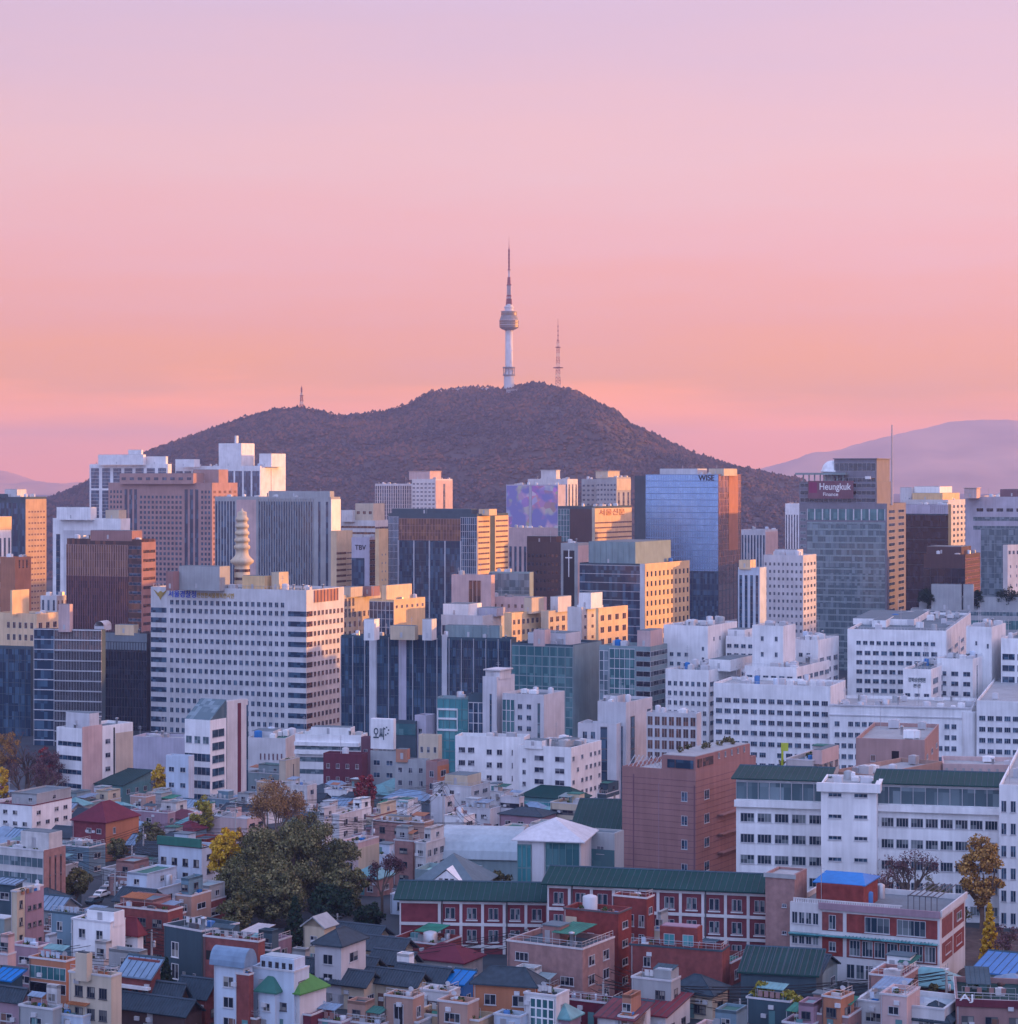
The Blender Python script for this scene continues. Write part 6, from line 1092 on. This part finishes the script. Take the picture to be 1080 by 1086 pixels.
hs(966, 1006, 1018, 1084, 1, 'slate', 'tileroof', 'hip', 'dark hipped roof at the lower border', rise=2.2)
hs(850, 900, 914, 1078, 1, 'rose', 'roofgreen', 'flat', 'rose house with a green roof right of the mauve house')
B = hs(1014, 1090, 1100, 1062, 2, 'rose', 'deepgreen', 'flat', 'rose shop house with a dark green roof and white letters on a maroon fascia', name='shop', cat='shop', front=[Pn('maroon', zt=1062, zb=1070, p=.25, name='fascia'), Wn(3, 3.2, .5, .55, t=1.8)], th=10)
sign(B, 'F', 'AJ', 1.6, wz(1060.5, B.Y)-B.z0, 1.3, 'white', .3, 2.0)
hs(1032, 1074, 1092, 1034, 1, 'tealgrey', 'blueroof', 'shed', 'shed roofed with a bright blue tarpaulin at the eastern edge', rise=1.2)
hs(1048, 1090, 1100, 1048, 1, 'tealgrey', 'tinblue', 'hip', 'grey-blue roofed hut right of the green fence', rise=1.5)
# ------------------------------------------------------------------ small houses that fill the lanes
LM = [(310, 905, 'huge dark evergreen'), (240, 895, 'bright yellow ginkgo'), (286, 850, 'half bare rusty tree'), (313, 968, 'dark upright yew'), (110, 880, 'big maroon house'), (215, 1005, 'dark slate cube house'), (100, 1040, 'cream three-storey house'), (155, 972, 'red brick house with pale green roof'), (132, 992, 'bright red hipped roof'), (248, 1015, 'blue barrel roof'), (315, 1050, 'bright green hipped roof'), (500, 975, 'long brick school wing'), (640, 990, 'tall dark red brick house'), (595, 1015, 'pink brick villa'), (720, 1020, 'large plain red brick house'), (830, 975, 'tan stair tower'), (930, 1000, 'white kindergarten'), (825, 1030, 'ribbed teal canopy'), (1025, 1030, 'green mesh fence'), (1045, 1060, 'shop with maroon fascia'), (700, 870, 'red-brown windowless block'), (590, 890, 'white pyramid roof'), (510, 895, 'pale barrel roofed hall'), (485, 930, 'white dormer house'), (100, 810, 'white six-storey block'), (220, 800, 'slanted glass roof office'), (405, 780, 'white billboard'), (590, 810, 'white slab with pink end'), (415, 890, 'tan brick house with pale band'), (30, 870, 'maroon edged apartment house'), (55, 930, 'planted terrace apartment house'), (480, 845, 'stepped off-white house'), (588, 845, 'broad green hipped roof'), (540, 1045, 'orange brick house'), (490, 1040, 'blue tarpaulin lean-to'), (400, 1010, 'tiled courtyard roofs'), (365, 835, 'plain white cube house'), (315, 838, 'window grid house'), (288, 800, 'pale assembly hall'), (350, 795, 'white terraced block'), (1040, 905, 'orange-brown tree'), (1050, 972, 'yellow cone shaped tree')]
USED = set()
def auto_label(px, py, look):
    for d, lx, ly, nm in sorted((math.hypot(px-a, (py-b)*1.3), a, b, n) for a, b, n in LM):
        dx, dy = px-lx, py-ly; rel = ('right of' if dx > 0 else 'left of') if abs(dx) > abs(dy)*1.2 else ('in front of' if dy > 0 else 'behind')
        s = look+' '+rel+' the '+nm
        if s not in USED and len(s.split()) <= 16: USED.add(s); return s
    return None
def inside(f, x, y, pad=1.2):
    rx, ry = x-f[0], y-f[1]; u = rx*f[2]+ry*f[3]; v = -rx*f[3]+ry*f[2]; return -pad < u < f[4]+pad and -pad < v < f[5]+pad
KEEP = [(107, 938, 26, 30), (310, 930, 84, 62), (390, 1020, 50, 40), (500, 905, 45, 40)]
def fill():
    n = 0; a = R(27); ex, ey = Vector((math.cos(a), -math.sin(a))), Vector((math.sin(a), math.cos(a)))
    W_ = [('white', 'white'), ('cream', 'cream'), ('brickred', 'red brick'), ('pinkbrick', 'pink brick'), ('stone', 'grey'), ('paleblue', 'pale blue'), ('tealpaint', 'teal washed'), ('slate', 'dark grey'), ('tealgrey', 'grey-green'), ('brickred', 'red brick'), ('stone', 'grey'), ('brown', 'brown'), ('oldwhite', 'weathered white'), ('mauve', 'mauve')]
    R_ = [('roofgreen', 'flat green roof', 'flat'), ('greenfloor', 'flat emerald roof', 'flat'), ('tinblue', 'blue-grey gabled roof', 'gable'), ('roofgrey', 'flat grey roof', 'flat'), ('roofgreen', 'flat green roof', 'flat'), ('slate', 'flat dark roof', 'flat'), ('tinblue', 'blue-grey hipped roof', 'hip'), ('tileroof', 'dark hipped roof', 'hip'), ('stone', 'flat stone-grey roof', 'flat'), ('tealgrey', 'flat teal-grey roof', 'flat'), ('maroon', 'plum hipped roof', 'hip'), ('tinteal', 'teal hipped roof', 'hip'), ('tileroof', 'dark gabled roof', 'gable')]
    for Yc in np.arange(338, 800, 9.5):
        for Xc in np.arange(-.235*Yc, .235*Yc, 9.0):
            X, Y = Xc+random.uniform(-2, 2), Yc+random.uniform(-2, 2); w, d = random.uniform(6.5, 11), random.uniform(6, 9)
            if n > 128 or random.random() < .42: continue
            C = Vector((X, Y))+ex*w; px, py = CX+F*C.x/C.y, YH+F*(H-gz(C.y)-5)/C.y
            if py < 812 or px < -10 or px > 1090 or (py < 960 and px > 640) or (px > 1020 and py < 1020): continue
            if any(abs(px-k[0]) < k[2] and abs(py-k[1]) < k[3] for k in KEEP): continue
            pts = [Vector((X, Y))+ex*(w*i/4)+ey*(d*j/4) for i in range(5) for j in range(5)]
            if any(inside(f, p.x, p.y) for f in FOOT if abs(f[1]-Y) < 90 for p in pts): continue
            st = 1 if Y < 420 or random.random() < .45 else 2; (wm, wn), (rm, rn, kd) = random.choice(W_), random.choice(R_)
            st = st if kd == 'flat' else 1; lab = auto_label(px, py, f'small {wn} house with {rn}')
            if not lab: continue
            h = 3.0*st+.9; yt = YH+F*(H-gz(C.y)-h)/C.y; x0 = CX+F*X/Y; E = C+ey*d; x1 = CX+F*E.x/E.y
            hs(x0, px, x1, yt, st, wm, rm, kd, lab, Y=C.y, depth=d, rise=2.2, clutter=1 if n % 2 else 0); n += 1
    print('FILL', n)
FILLING = True
fill()
# ------------------------------------------------------------------ trees
tree(310, 866, 462, 160, 'broad', 'dark_leaf', 'huge dark evergreen, broadest tree among the roofs', dens=3.8, lo_=.0)
tree(290, 918, 438, 96, 'broad', 'dark_leaf', 'lower dark evergreen in front of the huge one', dens=2.4, lo_=.0)
tree(350, 934, 434, 60, 'broad', 'yew_leaf', 'dark green tree below the right flank of the huge evergreen', dens=1.2, lo_=.0)
tree(250, 942, 425, 44, 'broad', 'dark_leaf', 'dark bushy tree below the left flank of the huge evergreen', dens=1, lo_=.0)
tree(262, 905, 452, 70, 'broad', 'dark_leaf', 'dark evergreen at the left flank of the huge one', dens=1.5, lo_=.0)
tree(366, 912, 450, 54, 'broad', 'dark_leaf', 'dark evergreen at the right flank of the huge one', dens=1.5, lo_=.0)
tree(286, 828, 488, 70, 'bare', 'brown_leaf', 'tall half bare tree with rusty leaves rising behind the huge evergreen', dens=8, bark='pale_bark')
tree(240, 872, 466, 42, 'broad', 'gold_leaf', 'bright yellow ginkgo before the dark evergreen', dens=1)
tree(252, 868, 500, 22, 'broad', 'brown_leaf', 'small rusty tree behind the bright yellow ginkgo', dens=.6)
tree(325, 858, 505, 30, 'bare', 'olive_leaf', 'thin olive tree right of the half bare tree', dens=2)
tree(313, 948, 402, 30, 'conifer', 'yew_leaf', 'dark upright yew in front of the huge evergreen')
tree(405, 908, 455, 46, 'bare', 'plum_leaf', 'bare purple twigged tree beside the huge evergreen', dens=2)
tree(80, 916, 462, 40, 'broad', 'olive_leaf', 'olive tree at the foot of the orange brick flank', dens=.9)
tree(215, 840, 620, 28, 'broad', 'yellowgreen_leaf', 'yellow-green tree below the slanted roof office', dens=.8)
tree(1041, 874, 425, 56, 'broad', 'orange_leaf', 'round orange-brown tree in front of the white school', dens=.9)
tree(966, 902, 425, 56, 'bare', 'plum_leaf', 'pink-brown bare tree in front of the white school wing', dens=1.4)
tree(934, 922, 415, 40, 'bare', 'plum_leaf', 'low bare tree left of the pink-brown one', dens=1)
tree(1000, 930, 415, 50, 'bare', 'olive_leaf', 'thin low bare tree between the pink-brown tree and the orange one', dens=1.6)
tree(1050, 956, 392, 24, 'conifer', 'gold_leaf', 'small bright yellow cone shaped tree', dens=.8)
tree(176, 1014, 352, 26, 'conifer', 'yew_leaf', 'dark cypress in front of the slate cube house')
tree(160, 868, 560, 36, 'broad', 'dark_leaf', 'dark bushy tree left of the pale blue house', dens=.7); tree(125, 885, 545, 26, 'broad', 'dark_leaf', 'dark bush before the orange lit gable wall', dens=.6)
for px, yt, Y, w, k, m, lab in ((6, 768, 780, 36, 'broad', 'orange_leaf', 'orange-yellow tree at the western border above the white apartment house'), (28, 775, 770, 44, 'bare', 'plum_leaf', 'purple-brown tree beside the orange-yellow one'), (50, 790, 745, 40, 'broad', 'plum_leaf', 'plum tree at the foot of the round cornered glass office'), (48, 786, 765, 20, 'broad', 'red_leaf', 'crimson tree beside the white six-storey block'), (22, 806, 700, 46, 'bare', 'plum_leaf', 'grey-purple thicket tree above the maroon roof edge'), (50, 812, 690, 40, 'bare', 'plum_leaf', 'bare tree just left of the white six-storey block'), (2, 808, 690, 20, 'broad', 'gold_leaf', 'golden tree cut by the western border'),
    (168, 806, 740, 20, 'broad', 'gold_leaf', 'golden poplar between the white six-storey block and the blue block'), (388, 816, 700, 26, 'broad', 'red_leaf', 'red maple in front of the maroon brick block'), (840, 660, 1120, 22, 'broad', 'orange_leaf', 'orange tree at the foot of the white grid block'), (1030, 796, 560, 36, 'broad', 'red_leaf', 'dark red hedge tree behind the long pink wall'), (1062, 796, 560, 40, 'broad', 'red_leaf', 'dark red tree at the eastern edge behind the pink wall'), (835, 794, 560, 30, 'broad', 'dark_leaf', 'dark tree behind the pink framed gallery'), (20, 1052, 350, 24, 'broad', 'olive_leaf', 'olive bush beside the small white shop house'), (245, 806, 760, 16, 'bare', 'plum_leaf', 'small bare tree at the foot of the pinkish stair tower'), (470, 926, 432, 18, 'broad', 'olive_leaf', 'small olive tree beside the dormer house'), (530, 918, 440, 36, 'broad', 'olive_leaf', 'garden tree between the dormer house and the glass atrium'),
    (215, 1000, 395, 20, 'broad', 'dark_leaf', 'dark shrub tree behind the maroon cube'), (345, 965, 430, 36, 'broad', 'yew_leaf', 'black-green tree behind the beige gabled house'), (392, 955, 425, 40, 'broad', 'yew_leaf', 'black-green tree between the beige gable and the brick school'), (810, 1038, 346, 30, 'broad', 'yellowgreen_leaf', 'yellow-green bamboo clump under the teal canopy'), (838, 1046, 344, 34, 'broad', 'yellowgreen_leaf', 'yellow flowering shrub at the kindergarten gate'), (990, 1040, 350, 20, 'broad', 'olive_leaf', 'olive shrub beside the green fence'), (1066, 985, 385, 30, 'bare', 'plum_leaf', 'leafless shrub on the bank right of the yellow cone tree')):
    tree(px, yt, Y, w, k, m, lab, dens=.8)
for px, w in ((984, 22), (1012, 16), (1036, 18), (1070, 34)):
    t = tree(px, 621 if w > 20 else 624, 1066, w, 'broad', 'yew_leaf', {984: 'dark roof tree, first in the row on the planted terrace', 1012: 'small dark roof tree, second in the row on the planted terrace', 1036: 'rounded dark roof tree, third in the row on the planted terrace', 1070: 'widest dark roof tree, last in the row on the planted terrace'}[px], yb=649, dens=.5, group='trees on the planted roof terrace')
# ------------------------------------------------------------------ poles, fence, cars
def pole(px, yt, Y, label):
    z0 = gz(Y); h = wz(yt, Y)-z0; t = thing('utility_pole', label, 'pole', (wx(px, Y), Y, z0-.2), random.uniform(-.6, .6), 'utility poles among the houses'); b = MB(); b.bar((0,0,0), (0,0,h), .34, 0, .22, 8); b.build('post', 'concrete', t)
    b = MB(); b.bar((-1.1,0,h-.5), (1.1,0,h-.5), .12); b.bar((-.8,0,h-1.3), (.8,0,h-1.3), .12); b.build('crossarm', 'darkframe', t)
    b = MB(); b.lathe([(.26, h-2.9), (.26, h-1.9), (.1, h-1.8)], .45, 0, 10); b.build('transformer', 'steel', t)
for a in ((152, 876, 540, 'utility pole in front of the dark bushy tree'), (140, 896, 520, 'utility pole beside the orange lit gable wall'), (122, 925, 480, 'utility pole over the parked cars'), (161, 985, 385, 'utility pole before the red brick house with pale green roof'), (358, 968, 415, 'utility pole behind the light grey house with dark hipped roof'), (560, 985, 380, 'utility pole before the brick school'), (785, 1058, 345, 'utility pole beside the pink house with the blue bundle'), (470, 830, 640, 'utility pole behind the stepped off-white house'), (1004, 1030, 350, 'utility pole at the lower end of the green fence')): pole(*a)
def cables():
    P = [o for o in COL.objects if o.name.startswith('utility_pole')]; done = set()
    top = lambda o: max(c.bound_box[6][2] for c in o.children if c.name.startswith('post'))+o.location.z
    for a in P:
        t = None
        for q in sorted((q for q in P if q is not a), key=lambda q: (q.location-a.location).length)[:3]:
            k = tuple(sorted((a.name, q.name))); D = Vector((q.location.x-a.location.x, q.location.y-a.location.y, top(q)-top(a))); L = D.length
            if k in done or L > 130: continue
            done.add(k); t = t or thing('overhead_cables', 'black overhead cables leaving the '+a['label'].replace('utility pole', 'pole'), 'cable', (a.location.x, a.location.y, top(a)-.5))
            for off, dz in ((-.9, 0), (.9, 0), (0, -.8), (0.1, -2.0)):
                m = MB(); pr = None
                for i in range(13):
                    f = i/12; p = Vector((D.x*f+off*D.y/L, D.y*f-off*D.x/L, D.z*f+dz+.5-4*L*.022*f*(1-f)))
                    if pr is not None: m.bar(pr, p, .075, 0, n=3)
                    pr = p
                m.build('cable', 'black', t)
for a in ((60, 900, 520, 'utility pole right of the planted terrace apartment house'), (205, 905, 495, 'utility pole in front of the peach house'), (300, 1018, 372, 'utility pole behind the bright green hipped roof'), (95, 985, 398, 'utility pole beside the bright white house'), (445, 1012, 385, 'utility pole at the foot of the long brick school wing'), (395, 870, 545, 'utility pole beside the tan brick house'), (505, 872, 560, 'utility pole behind the barrel roofed hall'), (640, 1040, 350, 'utility pole over the wide green roof terrace'), (720, 1046, 346, 'utility pole before the large plain red brick house'), (900, 1040, 350, 'utility pole behind the brick box house'), (30, 1010, 375, 'utility pole beside the mauve brick house'), (250, 850, 600, 'utility pole behind the long pale pink hall')): pole(*a)
cables()
def fence():
    Y0, Y1 = 346, 385; x0, x1 = wx(1008, Y0), wx(1046, Y1); z0, z1 = gz(Y0), gz(Y1); t = thing('mesh_fence', 'bright green mesh fence climbing beside the kindergarten', 'fence', (x0, Y0, z0)); n = 16; b = MB(); p = MB()
    for i in range(n+1):
        f = i/n; x, y, z = (x1-x0)*f, (Y1-Y0)*f, (z1-z0)*f; p.bar((x, y, z-.3), (x, y, z+2.2), .12)
        if i < n:
            g = (i+1)/n; X, Yy, Zz = (x1-x0)*g, (Y1-Y0)*g, (z1-z0)*g
            for k in range(6): b.bar((x, y, z+.2+k*.38), (X, Yy, Zz+.2+k*.38), .06)
            for k in range(7): q = f+(g-f)*k/7; b.bar(((x1-x0)*q, (Y1-Y0)*q, (z1-z0)*q+.1), ((x1-x0)*q, (Y1-Y0)*q, (z1-z0)*q+2.1), .05)
    m = mat('fencegreen', (.06,.3,.09)); p.build('post', m, t); b.build('mesh_panel', m, t)
fence()
def car(px, py, Y, rot, col, label):
    z0 = gz(Y); t = thing('parked_car', label, 'car', (wx(px, Y), Y, z0+.02), R(rot), 'cars parked in the lane'); b = MB()
    prof = [(-2.15, .35), (-2.2, .75), (-2.0, .92), (-1.6, .98), (-1.15, 1.42), (.55, 1.45), (1.15, 1.0), (2.0, .86), (2.2, .62), (2.2, .35)]
    for s in (-1, 1): b.face([(x, s*.82, z) for x, z in prof][::s])
    for i in range(len(prof)-1): (xa, za), (xb, zb) = prof[i], prof[i+1]; b.face([(xa, -.82, za), (xb, -.82, zb), (xb, .82, zb), (xa, .82, za)][::-1])
    b.build('body', mat('carpaint_'+col, PAL[col], rough=.25, spec=.6, var=.03, streak=0), t); g = MB()
    for s in (-1, 1): g.face([(x, s*.84, z) for x, z in ((-1.4, 1.0), (-1.08, 1.36), (.5, 1.38), (.98, 1.0))][::s])
    g.face([(.62, -.72, 1.44), (1.14, -.72, 1.03), (1.14, .72, 1.03), (.62, .72, 1.44)]); g.face([(-1.2, -.72, 1.4), (-1.62, -.72, 1.0), (-1.62, .72, 1.0), (-1.2, .72, 1.4)][::-1]); g.build('window', 'blackglass', t)
    for x in (-1.35, 1.35):
        for s in (-1, 1):
            w = MB(); w.lathe([(.32, -.1), (.32, .1), (.18, .11)], 0, 0, 14); w.v = [(x+a, s*.78+c, .32+d) for a, d, c in w.v]; wo = w.build('wheel', 'black', t)
for a in ((108, 938, 478, 70, 'white', 'white car parked nearest the olive tree'), (113, 932, 487, 70, 'midgrey', 'grey car parked second from the olive tree'), (118, 927, 497, 72, 'white', 'white car parked under the utility pole in the lane'), (100, 945, 468, 66, 'slate', 'dark car at the lower end of the lane'), (128, 922, 507, 70, 'paleblue', 'pale blue car at the far end of the lane')): car(*a)
def pole_sign():
    Y = 505; t = thing('pole_sign', 'yellow-green square sign on a tall post above the school roof', 'sign', (wx(830, Y), Y, gz(Y))); h = wz(788, Y)-gz(Y); b = MB(); b.bar((0,0,0), (0,0,h-.5), .35); m = mat('lime', (.35,.42,.03)); b.build('post', m, t); b = MB(); b.box(-.3, 1.3, -.2, .2, h-1.8, h); b.build('panel', m, t)
pole_sign()
